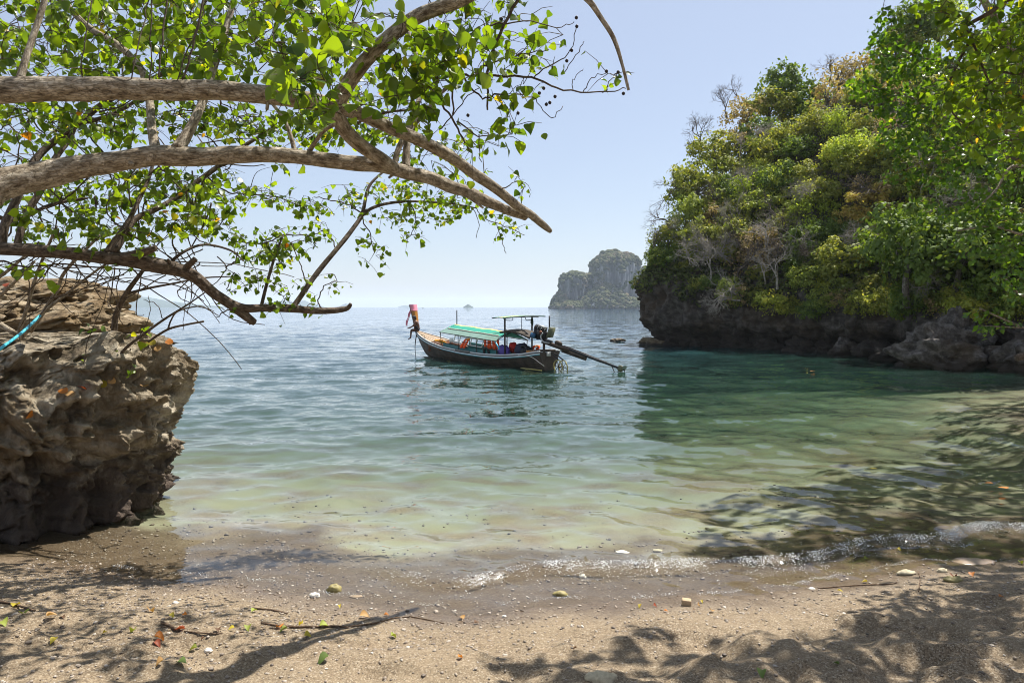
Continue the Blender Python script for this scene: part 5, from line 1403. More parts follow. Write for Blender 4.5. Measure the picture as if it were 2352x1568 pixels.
for a in ((2300, 60, 90, 70, 6.6, 8.2, 44, .115, 7), (2300, 180, 85, 80, 6.8, 8.4, 54, .115, 7), (2230, 230, 80, 60, 7.3, 8.6, 34, .115, 7), (2290, 290, 80, 70, 7.2, 8.8, 40, .115, 7), (2170, 30, 40, 40, 7.2, 7.8, 12, .12, 6), (2220, 110, 50, 50, 7.2, 7.8, 16, .115, 6), (2330, 370, 40, 60, 7.6, 8.6, 14, .11, 6), (2180, 190, 40, 50, 7.4, 8, 14, .115, 6), (2400, 150, 60, 250, 6.8, 8.6, 60, .115, 7)): cl += T3.region(*a)
for _ in range(900):                                        # unseen crown overhead, shaped to shade the sand on the right
    y = T3.rs.uniform(5.5, 12)
    z = H + .47 * y + T3.rs.uniform(.2, 1.9)
    x = T3.rs.uniform(.25, .95) * y + T3.rs.uniform(0, 1)
    if shade_ok(Vector((x, y, z))): cl.append((Vector((x, y, z)), .13, 10))
T3.grow(cl)
T3.finish(300)
T4 = Tree('tree', 'tall bright green tree on the right between the corner tree and the headland', 'tree', (14.8, 16.6, float(ground(14.8, 16.6))), bark_pale, leaf_green2, 61)
T4.limb([(T4.base + Vector((.4, 0, -.5)), .3), (T4.base + Vector((.1, .0, 2.5)), .24), (Vector((13.0, 16.4, 5.5)), .18), (Vector((12.0, 16.2, 8.0)), .12), (Vector((10.6, 16, 10.2)), .06)], 'trunk', 14)
for pts in (
    [(2450, 330, 16, 16), (2300, 300, 15.8, 12), (2170, 270, 15.5, 9), (2080, 220, 15.2, 7), (2010, 200, 15, 4), (1975, 185, 15, 2)], [(2420, 120, 16, 13), (2280, 150, 15.6, 9), (2150, 140, 15.2, 6), (2070, 110, 15, 4), (2046, 50, 15, 2.5)],
    [(2450, 420, 15.6, 13), (2347, 382, 15, 8), (2312, 394, 14.8, 7), (2289, 435, 14.6, 5), (2240, 480, 14.4, 3)], [(2450, 560, 15.4, 12), (2350, 540, 15, 7), (2280, 520, 14.6, 5), (2200, 530, 14.4, 3)], [(2450, 690, 15, 10), (2352, 680, 14.6, 6), (2310, 640, 14.4, 4)], [(2080, 390, 15.2, 3), (2120, 370, 15.3, 4), (2190, 340, 15.5, 5), (2280, 320, 15.7, 7)],
    [(2450, 770, 14.6, 8), (2370, 758, 14.4, 6), (2310, 735, 14.2, 5), (2250, 708, 14, 3)], [(2352, 752, 14.3, 4), (2290, 750, 14.2, 3), (2255, 748, 14.1, 2)],
): T4.limb(pts, n=8, sub=5)
cl = []
for a in ((2046, 38, 24, 18, 14.8, 15.2, 8, .15, 7), (2025, 85, 35, 25, 14.6, 15.2, 12, .145, 8), (2070, 130, 75, 50, 14.4, 15.6, 46, .145, 9), (1995, 190, 45, 35, 14.6, 15.2, 22, .145, 8), (2080, 220, 90, 60, 14.4, 15.8, 60, .145, 9), (2170, 150, 90, 60, 14.6, 16, 46, .145, 9), (2180, 280, 110, 80, 14.4, 16, 76, .145, 9), (2090, 310, 70, 50, 14.6, 15.6, 34, .14, 8), (2150, 370, 90, 50, 14.6, 15.8, 34, .14, 8), (2260, 400, 90, 70, 14.2, 15.8, 54, .14, 8), (2090, 400, 40, 40, 14.8, 15.4, 12, .14, 7), (2200, 470, 90, 40, 14.2, 15.4, 30, .14, 8), (2310, 510, 60, 80, 14, 15.4, 44, .14, 8), (2250, 560, 60, 40, 14, 15, 18, .14, 7), (2325, 620, 45, 70, 14, 15, 34, .14, 8), (2260, 725, 24, 18, 13.9, 14.2, 7, .15, 7), (2262, 752, 22, 9, 14, 14.2, 5, .15, 6), (2320, 730, 30, 12, 14.1, 14.4, 6, .14, 5), (2440, 300, 90, 330, 14.5, 16.5, 90, .145, 8)): cl += T4.region(*a)
for _ in range(110):
    y = T4.rs.uniform(13.5, 17.5)
    c_ = Vector((T4.rs.uniform(.58, .95) * y, y, H + T4.rs.uniform(.40, .62) * y))
    if shade_ok(c_): cl.append((c_, .145, 8))
for _ in range(620):                                        # its unseen upper crown, shaped to shade patches of the water
    y = T4.rs.uniform(11.5, 21.5)
    c_ = Vector((T4.rs.uniform(.46, .9) * y, y, H + .455 * y + T4.rs.uniform(.3, 2.6)))
    if shade_ok(c_): cl.append((c_, .17, 14))
T4.limb([(Vector((13.4, 16.4, 4.8)), .15), (Vector((16.4, 20.5, 8.4)), .10), (Vector((18.8, 24.5, 10.6)), .05)], n=9)
for _ in range(260):                                        # a long bough added to shade the inner corner of the bay
    y = T4.rs.uniform(19, 26.5)
    cl.append((Vector((T4.rs.uniform(.68, .86) * y, y, T4.rs.uniform(7.5, 12.5))), .19, 11))
T4.grow(cl, spread=.3)
T4.finish(300)
tag(MB().tube([P(2420, 800, 13), P(2352, 817, 13), P(2334, 822, 13)], [.09, .075, .06], 10, sub=4).build('log', bark_dark, smooth=True), 'short brown log end poking in at the right edge above the water', 'log')
# ---------------------------------------------------------------- the headland forest
from mathutils.bvhtree import BVHTree
hv = [tuple(p) for p in HG.reshape(-1, 3)]
hf = [(i * NV + j, i * NV + j + 1, (i + 1) * NV + j + 1, (i + 1) * NV + j) for i in range(NU - 1) for j in range(NV - 1)]
HB = BVHTree.FromPolygons(hv, hf)
def head_hit(px, py):
    o = Vector((0, 0, H)); d = (P(px, py, 50) - o).normalized()
    p, n, i, dist = HB.ray_cast(o, d)
    return p
def head_down(x, y):
    p, n, i, dist = HB.ray_cast(Vector((x, y, 60)), Vector((0, 0, -1)))
    return p

def card_mesh(name, pos, nrm, size, rnd, mat, g, elong=1.5):
    """Small bent leaf sprays: two quads each."""
    n = len(pos)
    a = g.normal(size=(n, 3)); a[:, 2] -= 0.35
    a -= nrm * (a * nrm).sum(1, keepdims=True); a /= np.linalg.norm(a, axis=1, keepdims=True) + 1e-9
    b = np.cross(nrm, a)
    s_ = size[:, None]
    w = g.uniform(.32, .55, (n, 1))
    V = np.stack([pos - b * s_ * w * .25, pos + b * s_ * w * .25, pos + a * s_ * elong * .5 - b * s_ * w + nrm * s_ * .12, pos + a * s_ * elong * .5 + b * s_ * w + nrm * s_ * .12, pos + a * s_ * elong - nrm * s_ * .2], 1)
    base = (np.arange(n) * 5)[:, None]
    return mesh_np(name, V.reshape(-1, 3), [base + np.array([[0, 1, 3, 2]]), base + np.array([[2, 3, 4]])], mat, False, {'rnd': np.repeat(rnd, 5)})

def crown_mesh(name, n, rx, rz, leaf, clumps, mat, seed, loose=0.35, hue=0.22, top=0.85):
    g = np.random.default_rng(seed)
    c = g.normal(size=(clumps, 3)); c /= np.linalg.norm(c, axis=1, keepdims=True)
    c[:, 2] = np.where(c[:, 2] < -top, -c[:, 2] * .5, c[:, 2])
    c *= g.uniform(.12, 1.25, (clumps, 1)) ** .5
    c *= np.array((rx, rx, rz)) * g.uniform(.8, 1.1, (clumps, 1))
    cr = g.uniform(.55, 1.2, clumps) * loose * rx
    chue = g.uniform(.15, .85, clumps)
    k = g.integers(0, clumps, n)
    d = g.normal(size=(n, 3)); d /= np.linalg.norm(d, axis=1, keepdims=True)
    d *= g.uniform(.35, 1.0, (n, 1)) ** .6
    d[:, 2] = d[:, 2] * .75
    pos = c[k] + d * cr[k][:, None]
    stray = g.uniform(0, 1, n) < .2                           # shoots between and beyond the clumps
    ds_ = g.normal(size=(n, 3)); ds_ /= np.linalg.norm(ds_, axis=1, keepdims=True)
    pos = np.where(stray[:, None], ds_ * np.array((rx, rx, rz)) * g.uniform(.5, 1.18, (n, 1)), pos)
    nrm = d * .8 + c[k] / rx * .5 + g.normal(size=(n, 3)) * .55 + np.array((0, 0, .55))
    nrm /= np.linalg.norm(nrm, axis=1, keepdims=True)
    rnd = np.clip(chue[k] + g.normal(size=n) * hue, 0.01, .99)
    return card_mesh(name, pos, nrm, leaf * g.uniform(.6, 1.35, n), rnd, mat, g), c

TR = (2.2, 2.3, 0.8)
SPEC = {
    'dark': leaf_mat('dark_green_leaves', [(0, (0.046, 0.074, 0.015)), (.5, (0.085, 0.129, 0.023)), (1, (0.171, 0.207, 0.036))], TR, .3, .6, .15),
    'mid': leaf_mat('mid_green_leaves', [(0, (0.097, 0.130, 0.026)), (.5, (0.181, 0.219, 0.044)), (1, (0.323, 0.336, 0.066))], TR, .35, .6, .15),
    'bright': leaf_mat('bright_green_leaves', [(0, (0.140, 0.182, 0.030)), (.5, (0.279, 0.305, 0.057)), (1, (0.519, 0.462, 0.099))], TR, .4, .6, .15),
    'yellow': leaf_mat('yellow_green_leaves', [(0, (0.115, 0.162, 0.023)), (.5, (0.238, 0.282, 0.040)), (1, (0.377, 0.417, 0.069))], TR, .4, .6, .15),
    'ochre': leaf_mat('ochre_leaves', [(0, (0.150, 0.120, 0.028)), (.5, (0.337, 0.237, 0.058)), (1, (0.372, 0.386, 0.130))], TR, .35, .6, .15),
    'olive': leaf_mat('olive_leaves', [(0, (0.089, 0.117, 0.023)), (.5, (0.179, 0.195, 0.037)), (1, (0.345, 0.305, 0.064))], TR, .3, .6, .15),
    'brown': leaf_mat('dry_brown_leaves', [(0, (0.119, 0.095, 0.041)), (.5, (0.248, 0.180, 0.085)), (1, (0.436, 0.322, 0.162))], TR, .25, .6, .15),
}
CM = {}
def crown_of(kind, v):
    key = (kind, v)
    if key not in CM:
        sd = 500 + 17 * v + 101 * list(SPEC).index(kind)
        if kind == 'brown': CM[key] = crown_mesh('crown', 900, 1.0, .85, .085, 22, SPEC[kind], sd, .30)
        elif kind == 'yellow': CM[key] = crown_mesh('crown', 2600, 1.0, .9, .075, 26, SPEC[kind], sd, .34)
        else: CM[key] = crown_mesh('crown', 3000, 1.0, .8, .088, (34, 44, 54)[v % 3], SPEC[kind], sd, (.30, .25, .22)[v % 3])
    return CM[key]
TRUNKS = {}
def trunk_of(kind, v):
    if (kind, v) not in TRUNKS:
        _me, c = crown_of(kind, v)
        mb = MB()
        g = random.Random(v)
        mb.tube([(0, 0, -2.6), (.06, .03, -1.5), (-.03, .05, -.6), (0, 0, .3)], [.10, .08, .065, .03], 6, sub=3)
        for p in list(c)[:14]:
            mb.tube([(0, 0, g.uniform(-1, -.1)), Vector(p) * .5 + Vector((0, 0, -.12)), Vector(p) * .95], [.035, .022, .01], 4, sub=2, cap=False)
        TRUNKS[(kind, v)] = mb.mesh('trunk', bark_mat('forest_bark', (.13, .11, .09), (.06, .05, .04), (.26, .23, .2)) if 'forest_bark' not in bpy.data.materials else bpy.data.materials['forest_bark'], True)
    return TRUNKS[(kind, v)]
fr_ = random.Random(77)
used_l = {}
def forest_tree(p, r, kind, label, group, v=None, lift=1.0, name='tree'):
    """A tree whose crown of radius r is centred above p."""
    v = fr_.randrange(3) if v is None else v
    h = r * lift
    t = empty(name, p, fr_.uniform(0, 6.28))
    tag(t, label, 'tree' if name != 'shrub' else 'shrub', group)
    tilt = Vector((-.62, -.78, 0)) * r * .25
    tm = trunk_of(kind, v)
    o = link('trunk', tm, t); o.scale = (r, r, r * (.2 if name == 'shrub' else max(.6, lift * .5))); o.location = (0, 0, h)
    cm, _c = crown_of(kind, v)
    o = link('crown', cm, t); o.scale = (r * fr_.uniform(.92, 1.1), r * fr_.uniform(.92, 1.1), r * fr_.uniform(.85, 1.2)); o.location = (0, 0, h)
    return t

# leafless trees
def bare_mesh(seed, spread=.55, up=.4, weep=0.0, depth_=5, r0=.034):
    g = random.Random(seed); mb = MB()
    def grow(p, d, L, r, k):
        pts = [p]; rad = [r]
        q_ = p; dd = d
        for i in range(3):
            dd = (dd + Vector((g.gauss(0, .22), g.gauss(0, .22), g.gauss(0, .2) + up * .08 - weep * .12 * (5 - k) * .5))).normalized()
            q_ = q_ + dd * L / 3
            pts.append(q_); rad.append(r * (1 - .4 * (i + 1) / 3))
            if k > 0 and i > 0 and g.random() < .6:
                sd = (dd + Vector((g.gauss(0, 1), g.gauss(0, 1), g.gauss(0, .8))).normalized() * spread * 1.5).normalized()
                grow(q_, sd, L * g.uniform(.5, .8), r * .5, k - 1)
        mb.tube(pts, rad, 5 if k > 2 else (4 if k > 1 else 3), cap=False)
        if k > 0:
            for _ in range(2 if g.random() < .75 else 3):
                sd = (dd + Vector((g.gauss(0, 1), g.gauss(0, 1), g.gauss(0, .7) + up * .3)).normalized() * spread).normalized()
                grow(q_, sd, L * g.uniform(.65, .88), r * .6, k - 1)
    grow(Vector((0, 0, 0)), Vector((g.gauss(0, .15), g.gauss(0, .15), 1)).normalized(), .42, r0, depth_)
    return mb
bare_pale = bark_mat('pale_bare_bark', (.36, .325, .275), (.17, .145, .12), (.54, .50, .44))
bare_grey = bark_mat('grey_bare_bark', (.13, .105, .085), (.07, .055, .045), (.22, .19, .16))
BARE = [bare_mesh(s_, spread=sp_, up=u_).mesh('branches', None, True) for s_, sp_, u_ in ((3, .55, .5), (8, .7, .3), (15, .6, .15), (23, .75, .4))]
BAREM = {}
def bare_tree(p, size, direction, label, v, pale=True, group=None):
    key = (v, pale)
    if key not in BAREM:
        m = BARE[v].copy(); m.materials.append(bare_pale if pale else bare_grey); BAREM[key] = m
    d = Vector(direction).normalized()
    t = empty('bare_tree', p)
    t.rotation_euler = d.to_track_quat('Z', 'Y').to_euler()
    tag(t, label, 'bare tree', group)
    o = link('branches', BAREM[key], t); o.scale = (size * .62,) * 3
    o.rotation_euler = (0, 0, fr_.uniform(0, 6.28))
    return t

# the crest and the ones that stand out: (px, py of the crown centre, depth, radius, kind, label)
for px, py, Y, r, kind, lift, label in (
    (1512, 590, 50.5, .95, 'mid', 1.0, 'small green bush crowning the very tip of the headland cape'),
    (1535, 545, 51, 1.3, 'olive', 1.0, 'olive tree just above the cape tip of the headland'),
    (1600, 430, 54, 2.1, 'olive', 1.2, 'rounded olive tree on the seaward edge of the headland, halfway up'),
    (1640, 345, 57, 1.9, 'olive', 1.2, 'olive tree below the leafless crest trees at the seaward edge'),
    (1660, 480, 53, 1.7, 'mid', 1.2, 'green tree inland of the rounded olive tree on the seaward edge'),
    (1718, 268, 60, 1.9, 'brown', 1.2, 'thin brownish tree on the crest left of the pointed dark tree'),
    (1800, 196, 62, 2.1, 'dark', 1.3, 'tall dark pointed tree on the headland skyline'),
    (1765, 245, 61, 2.0, 'olive', 1.2, 'olive tree at the foot of the pointed skyline tree'),
    (1850, 240, 62, 2.2, 'dark', 1.2, 'dark green tree on the skyline right beside the pointed one'),
    (1925, 180, 64, 2.2, 'brown', 1.3, 'sparse reddish brown tree on the skyline behind the tall bright green tree'),
    (1985, 165, 63, 2.0, 'brown', 1.2, 'sparse brown tree on the skyline partly behind bright green leaves'),
    (1885, 290, 60, 2.4, 'yellow', 1.0, 'feathery yellow green bamboo clump high on the headland'),
    (1820, 350, 57, 2.0, 'brown', 1.0, 'dry brown thicket tree under the crest, middle of the slope'),
    (1930, 300, 59, 2.0, 'mid', 1.0, 'green tree right of the feathery bamboo clump'),
    (2100, 60, 62, 2.4, 'dark', 1.2, 'dark green tree on the skyline at the far right, above bright green leaves'),
    (2160, 50, 62, 2.4, 'yellow', 1.2, 'yellowish tree on the skyline near the top right corner'),
    (2060, 110, 62, 2.0, 'olive', 1.2, 'olive tree on the skyline behind the tall bright green tree'),
    (1850, 400, 54, 1.7, 'mid', 1.0, 'round green tree in the middle of the headland slope'),
    (1905, 400, 54, 1.9, 'mid', 1.0, 'green tree between the round one and the yellow green one'),
    (1960, 385, 53, 2.0, 'yellow', 1.0, 'yellow green feathery tree in the middle of the slope'),
    (1995, 455, 50, 2.2, 'ochre', 1.0, 'large ochre yellow tree in the middle of the headland'),
    (2060, 440, 49, 1.9, 'ochre', 1.0, 'ochre tree right of the large ochre one, behind bright green leaves'),
    (1800, 450, 51, 1.7, 'bright', 1.0, 'pale bright green tree left of the middle of the slope'),
    (1830, 500, 49, 1.6, 'bright', 1.0, 'bright green tree just below the pale bright green one'),
    (1755, 420, 53, 1.5, 'mid', 1.0, 'small green tree left of the pale bright green one'),
    (1690, 400, 56, 1.9, 'olive', 1.0, 'olive tree right of the rounded seaward olive tree'),
    (1700, 330, 58, 1.8, 'brown', 1.0, 'brown twiggy tree among leafless branches below the crest'),
    (1745, 320, 58, 1.9, 'dark', 1.0, 'dark tree behind grey leafless branches below the crest'),
    (1575, 490, 52, 1.5, 'mid', 1.0, 'green tree low on the seaward edge below the rounded olive one'),
    (1600, 545, 50, 1.5, 'olive', 1.0, 'low olive tree above the bare pale boughs near the cape'),
    (1680, 545, 49, 1.6, 'olive', 1.0, 'low olive tree among pale leafless boughs'),
    (1740, 560, 47, 1.5, 'brown', 1.0, 'low dry tree among pale leafless boughs near the cliff foot'),
    (1860, 560, 45, 1.5, 'dark', 1.0, 'low dark tree in the shaded gully'),
    (1920, 540, 46, 1.8, 'dark', 1.0, 'dark tree in the shaded gully under the ochre trees'),
    (1935, 600, 42, 1.5, 'olive', 1.0, 'olive tree right of the shaded gully'),
    (2000, 560, 43, 1.6, 'brown', 1.0, 'dry tree under the ochre trees with whitish twigs'),
    (2050, 540, 43, 1.7, 'olive', 1.0, 'olive tree near the lower edge of the bright green leaves'),
):
    c_ = P(px, py, Y)
    g_ = head_down(c_.x, c_.y)
    forest_tree(Vector((c_.x, c_.y, c_.z - r * lift)), r, kind, label, None, lift=lift)
# how a forest tree is told apart: by the nearest things one can find
LM = [(1800, 196, 'the pointed skyline tree'), (1600, 430, 'the rounded seaward olive tree'), (1885, 290, 'the feathery bamboo clump'), (1995, 455, 'the large ochre tree'), (1800, 450, 'the pale bright green tree'), (1490, 640, 'the cape tip'),
      (1930, 180, 'the reddish brown skyline tree'), (1890, 570, 'the shaded gully'), (1690, 690, 'the whitish dead boughs'), (2160, 800, 'the craggy grey rocks'), (1960, 385, 'the yellow feathery tree'), (1820, 350, 'the dry brown thicket'), (2046, 38, "the bright green tree's top sprig"),
      (2080, 220, "the bright green tree's left limb"), (2180, 380, "the bright green tree's heart"), (2265, 735, 'the low bright green bough'), (1740, 560, 'the lower pale leafless trees'), (2310, 560, "the bright green tree's hanging right side"), (1535, 545, 'the olive tree above the cape'), (1700, 250, 'the leafless crest trees')]
NEAR = ('just', 'a little', 'some way', 'well', 'far')
def forest_label(x, y, kind):
    col = {'dark': 'dark green', 'mid': 'green', 'bright': 'bright green', 'yellow': 'yellow green', 'olive': 'olive', 'brown': 'dry brown', 'ochre': 'ochre'}[kind]
    for X_, Y_, nm in sorted(LM, key=lambda l: (l[0] - x) ** 2 + (l[1] - y) ** 2):
        dx, dy = x - X_, y - Y_
        d = math.hypot(dx, dy)
        rel = ('above' if dy < 0 else 'below') if abs(dy) > 2 * abs(dx) else (('right of' if dx > 0 else 'left of') if abs(dx) > 2 * abs(dy) else ('up and right of' if dy < 0 else 'down and right of') if dx > 0 else ('up and left of' if dy < 0 else 'down and left of'))
        lab = f"{col} tree {NEAR[min(4, int(d / 42))]} {rel} {nm}"
        if lab not in used_l:
            used_l[lab] = 1
            return lab
    return f"{col} tree in the mixed forest on the headland slope"
# the rest of the forest, on the slope
kinds = ['olive', 'mid', 'dark', 'yellow', 'ochre', 'brown', 'olive', 'dark', 'brown', 'bright', 'olive']
n_t = 0
for iy, py in enumerate(range(150, 680, 52)):
    for ix, px in enumerate(range(1500, 2400, 58)):
        x = px + fr_.uniform(-22, 22) + (iy % 2) * 29; y = py + fr_.uniform(-18, 18)
        p = head_hit(x, y)
        if p is None or p.z < 5.0: continue
        dst = p.y
        r = fr_.uniform(24, 38) * dst / F * 1.35
        lowband = y > 560
        kind = fr_.choice(['dark', 'olive', 'dark', 'mid', 'brown'] if lowband else kinds)
        forest_tree(p, r, kind, forest_label(x, y, kind), 'trees of the mixed headland forest', lift=.5)
        n_t += 1
for x_, y_, z_, r_, lab in ((22.6, 34.6, 5.6, 2.3, 'dark tree right above the large craggy grey rock'), (24.2, 33.6, 6.2, 2.5, 'dark tree above the rocks at the right edge'), (21.0, 36.4, 6.2, 2.2, 'dark tree up and left of the grey pointed rock'), (25.6, 31.0, 5.5, 2.6, 'dark tree at the right edge behind the bright green tree')):
    forest_tree(Vector((x_, y_, z_ - r_ * .6)), r_, 'dark', lab, None, lift=.6)
# leafless trees on the seaward edge and over the cliff
for px, py, Y, size, dx, dz, v, pale, label in (
    (1585, 425, 53.5, 4.0, -1.4, .55, 1, False, 'leafless dark tree leaning out to sea from the headland edge at mid height'),
    (1500, 585, 50.5, 2.4, -.8, .9, 0, False, 'small leafless tree sticking out above the cape tip'),
    (1545, 520, 51.5, 3.2, -.9, .8, 2, False, 'leafless grey tree on the seaward edge above the cape'),
    (1610, 340, 57, 3.6, -.7, .9, 3, False, 'leafless tree on the upper seaward edge'),
    (1670, 270, 60, 3.6, -.6, 1, 0, False, 'thin leafless tree against the sky left of the crest'),
    (1700, 240, 61, 3.4, -.3, 1, 1, False, 'leafless tree near the crest, left of the pointed dark tree'),
    (1905, 190, 64, 3.4, .1, 1, 2, False, 'leafless twiggy tree on the skyline beside the reddish brown one'),
    (1745, 360, 56, 3.8, .3, 1, 3, True, 'grey leafless tree in the dry thicket below the crest'),
    (1700, 370, 56, 3.2, -.2, 1, 2, True, 'pale leafless tree in the dry thicket, left one'),
    (1660, 590, 48, 4.2, -.7, .8, 1, True, 'wide pale leafless tree above the bare boughs near the cape'),
    (1740, 600, 46, 4.0, .1, .9, 3, True, 'pale leafless tree in the middle of the lower slope'),
    (1780, 560, 47, 3.6, .3, .8, 0, True, 'pale leafless tree just left of the shaded gully'),
    (1600, 610, 48.5, 3.4, -.8, .5, 2, True, 'pale leafless tree hanging toward the cape'),
    (1700, 690, 45.6, 3.3, -1.4, .25, 3, True, 'whitish dead boughs reaching left over the dark cliff'),
    (1690, 676, 45.8, 2.8, -1.2, .45, 1, True, 'second whitish dead bough over the dark cliff, just above the first'),
    (2090, 590, 41, 3.4, -.5, .6, 0, True, 'pale twiggy leafless tree under the tall bright green tree'),
    (2180, 640, 37, 3.2, -.7, .5, 2, True, 'pale leafless shrub low at the right above the grey rocks'),
    (2050, 640, 40, 2.8, .2, .8, 1, True, 'thin leafless shrub low on the right slope'),
    (1990, 590, 42, 3.0, -.3, .9, 3, True, 'whitish leafless tree under the ochre trees'),
    (1860, 690, 43.5, 2.2, .5, .3, 2, True, 'single thin pale stem slanting over the dark cliff'),
):
    bare_tree(P(px, py, Y), size, (dx, -.35, dz), label, v, pale)
for k in range(36):                                         # more bare twiggy crowns in the dry lower forest
    px = fr_.uniform(1540, 1880) if k < 28 else fr_.uniform(1980, 2240); py = fr_.uniform(430, 680)
    p = head_hit(px, py)
    if p is None: continue
    nm_ = sorted(LM, key=lambda l: (l[0] - px) ** 2 + (l[1] - py) ** 2)[0]
    lab = f"{'pale' if k % 3 else 'grey'} leafless tree {'left of' if px < nm_[0] else 'right of'} and {'above' if py < nm_[1] else 'below'} {nm_[2]}"
    if lab in used_l: lab = f"{'small' if k % 2 else 'wide'} {'pale' if k % 3 else 'grey'} leafless tree {NEAR[min(4, int(math.hypot(px - nm_[0], py - nm_[1]) / 42))]} {'left of' if px < nm_[0] else 'right of'} {nm_[2]}"
    used_l[lab] = 1
    bare_tree(p + Vector((0, -.5, .2)), fr_.uniform(2.6, 4.0), (fr_.uniform(-.9, .3), -.7, .8), lab, k % 4, bool(k % 3))
# low bushes that hang over the dark cliff
for k, px in enumerate(range(1590, 2360, 38)):
    py = 655 + 42 * min(1, (px - 1590) / 300) + fr_.uniform(-14, 22)
    p = head_hit(px + fr_.uniform(-12, 12), py)
    if p is None: continue
    kind = ('olive', 'dark', 'mid', 'brown', 'olive', 'bright')[k % 6]
    where = forest_label(px, py, kind).replace(' tree ', ' bush ', 1)
    forest_tree(p - Vector((0, .2, .5)), fr_.uniform(.75, 1.15), kind, where, 'bushes along the cliff top of the headland', lift=.5, name='shrub')
# leafy shrubs hanging over the cliff face
hang_m = {}
for k, (px, py, Y, r, kind) in enumerate(((1850, 640, 43, .95, 'mid'), (1890, 655, 42.5, .8, 'bright'), (1935, 660, 41.5, .75, 'mid'), (1880, 600, 44, .9, 'mid'), (2010, 650, 40, .8, 'olive'), (2110, 655, 38, .9, 'mid'), (1745, 625, 46, .7, 'olive'), (1570, 618, 49.5, .7, 'olive'), (1478, 655, 50.6, .35, 'yellow'), (2200, 690, 35, .8, 'mid'), (2270, 660, 33, 1.0, 'dark'))):
    where = ('over the dark cliff below the gully', 'over the dark cliff, lowest of its cluster', 'over the dark cliff at the right of its cluster', 'at the lower end of the gully', 'under the whitish leafless tree', 'under the tall bright green tree', 'among pale boughs near the cape', 'on top of the cape cliff', 'jutting from the cape cliff toward the sea', 'above the grey craggy rocks', 'in the shade at the right edge')[k]
    forest_tree(P(px, py, Y) - Vector((0, 0, r * .6)), r, kind, f'small leafy shrub {where}', None, lift=.6, name='shrub')
# undergrowth that covers the slope
g = np.random.default_rng(9)
n = 52000
u_ = g.uniform(0.05, .93, n); v_ = .30 + .70 * g.uniform(0, 1, n) ** 1.05
a = (u_ * (NU - 1)); b = (v_ * (NV - 1))
i, j = np.minimum(a.astype(int), NU - 2), np.minimum(b.astype(int), NV - 2)
fi, fj = (a - i)[:, None], (b - j)[:, None]
pos = HG[i, j] * (1 - fi) * (1 - fj) + HG[i + 1, j] * fi * (1 - fj) + HG[i, j + 1] * (1 - fi) * fj + HG[i + 1, j + 1] * fi * fj
nr = np.cross(HG[i, j + 1] - HG[i, j], HG[i + 1, j] - HG[i, j]); nr /= np.linalg.norm(nr, axis=1, keepdims=True) + 1e-9
nr[nr[:, 2] < 0] *= -1
cov = fbm(pos[:, 0] * .5, pos[:, 1] * .5, pos[:, 2] * .5)
keep = (pos[:, 2] > np.where(u_ > .33, 3.3, 4.4) + .9 * vnoise(pos[:, 0] * .6, pos[:, 1] * .6)) & (cov > -.75)
pos, nr, cov = pos[keep], nr[keep], cov[keep]
m = len(pos)
pos = pos + nr * g.uniform(.02, .55, (m, 1)) * (1 + .6 * cov[:, None])
nrm = nr * .5 + np.array((0, 0, .6)) + g.normal(size=(m, 3)) * .5; nrm /= np.linalg.norm(nrm, axis=1, keepdims=True)
ug = leaf_mat('undergrowth_leaves', [(0, (.028, .040, .013)), (.35, (.052, .074, .020)), (.6, (.085, .098, .030)), (.8, (.15, .125, .06)), (1, (.23, .18, .10))], TR, .35, .6, .15)
o = link('undergrowth', card_mesh('undergrowth', pos, nrm, g.uniform(.11, .27, m), np.clip(.42 + .28 * cov + g.normal(size=m) * .2, .01, .99), ug, g))
tag(o, 'low scrub and dry bushes covering the headland between its trees', 'undergrowth', kind='stuff')
print('forest trees', n_t)
# ---------------------------------------------------------------- the beach: gravel, stones, sticks, fallen leaves
g = np.random.default_rng(12)
n = 27000
gxp = g.uniform(-5.4, 5.6, n); gyp = g.uniform(3.9, 9.2, n)
dd = gyp - shore(gxp)
band = np.exp(-((dd + .75) / .55) ** 2) + .8 * np.exp(-((dd - .2) / .9) ** 2)
left = np.clip((-gxp + .4) / 2.0, 0, 1)
pr = np.clip(.16 + .55 * band * (.45 + .55 * left) + .35 * left * (dd < 0), 0, 1)
keep = (g.uniform(0, 1, n) < pr) & (np.abs(gxp) < .78 * gyp + .3) & (dd < 1.9)
gxp, gyp = gxp[keep], gyp[keep]; n = len(gxp)
nb_ = 2000                                                  # the stony bottom of the shallows
bx = g.uniform(-5, 7.5, nb_); bd = .5 + 4.4 * g.uniform(0, 1, nb_) ** 1.6; by = shore(bx) + bd
bk = g.uniform(0, 1, nb_) < np.clip(.5 + 1.0 * vnoise(bx * 1.1 + 5, by * 1.1), .05, 1)
gxp, gyp = np.concatenate([gxp, bx[bk]]), np.concatenate([gyp, by[bk]])
bed_n = int(bk.sum()); n = len(gxp)
gz = ground(gxp, gyp)
ico = MB().ball((0, 0, 0), (1, 1, 1), 6, 4)
tv, tq, tt = ico.V[0], ico.Q[0], ico.T[0]
k = len(tv)
size = .005 + .012 * g.uniform(0, 1, n) ** 3.0 + .006 * (g.uniform(0, 1, n) < .04)
size[-bed_n:] = .007 + .022 * g.uniform(0, 1, bed_n) ** 3.5
sc3 = np.stack([g.uniform(.8, 1.5, n), g.uniform(.7, 1.2, n), g.uniform(.35, .7, n)], 1) * size[:, None]
ang = g.uniform(0, 6.28, n); ca, sa = np.cos(ang), np.sin(ang)
jit = 1 + .18 * g.normal(size=(n, k, 1))
V = tv[None] * jit * sc3[:, None, :]
Vr = np.stack([V[:, :, 0] * ca[:, None] - V[:, :, 1] * sa[:, None], V[:, :, 0] * sa[:, None] + V[:, :, 1] * ca[:, None], V[:, :, 2]], 2)
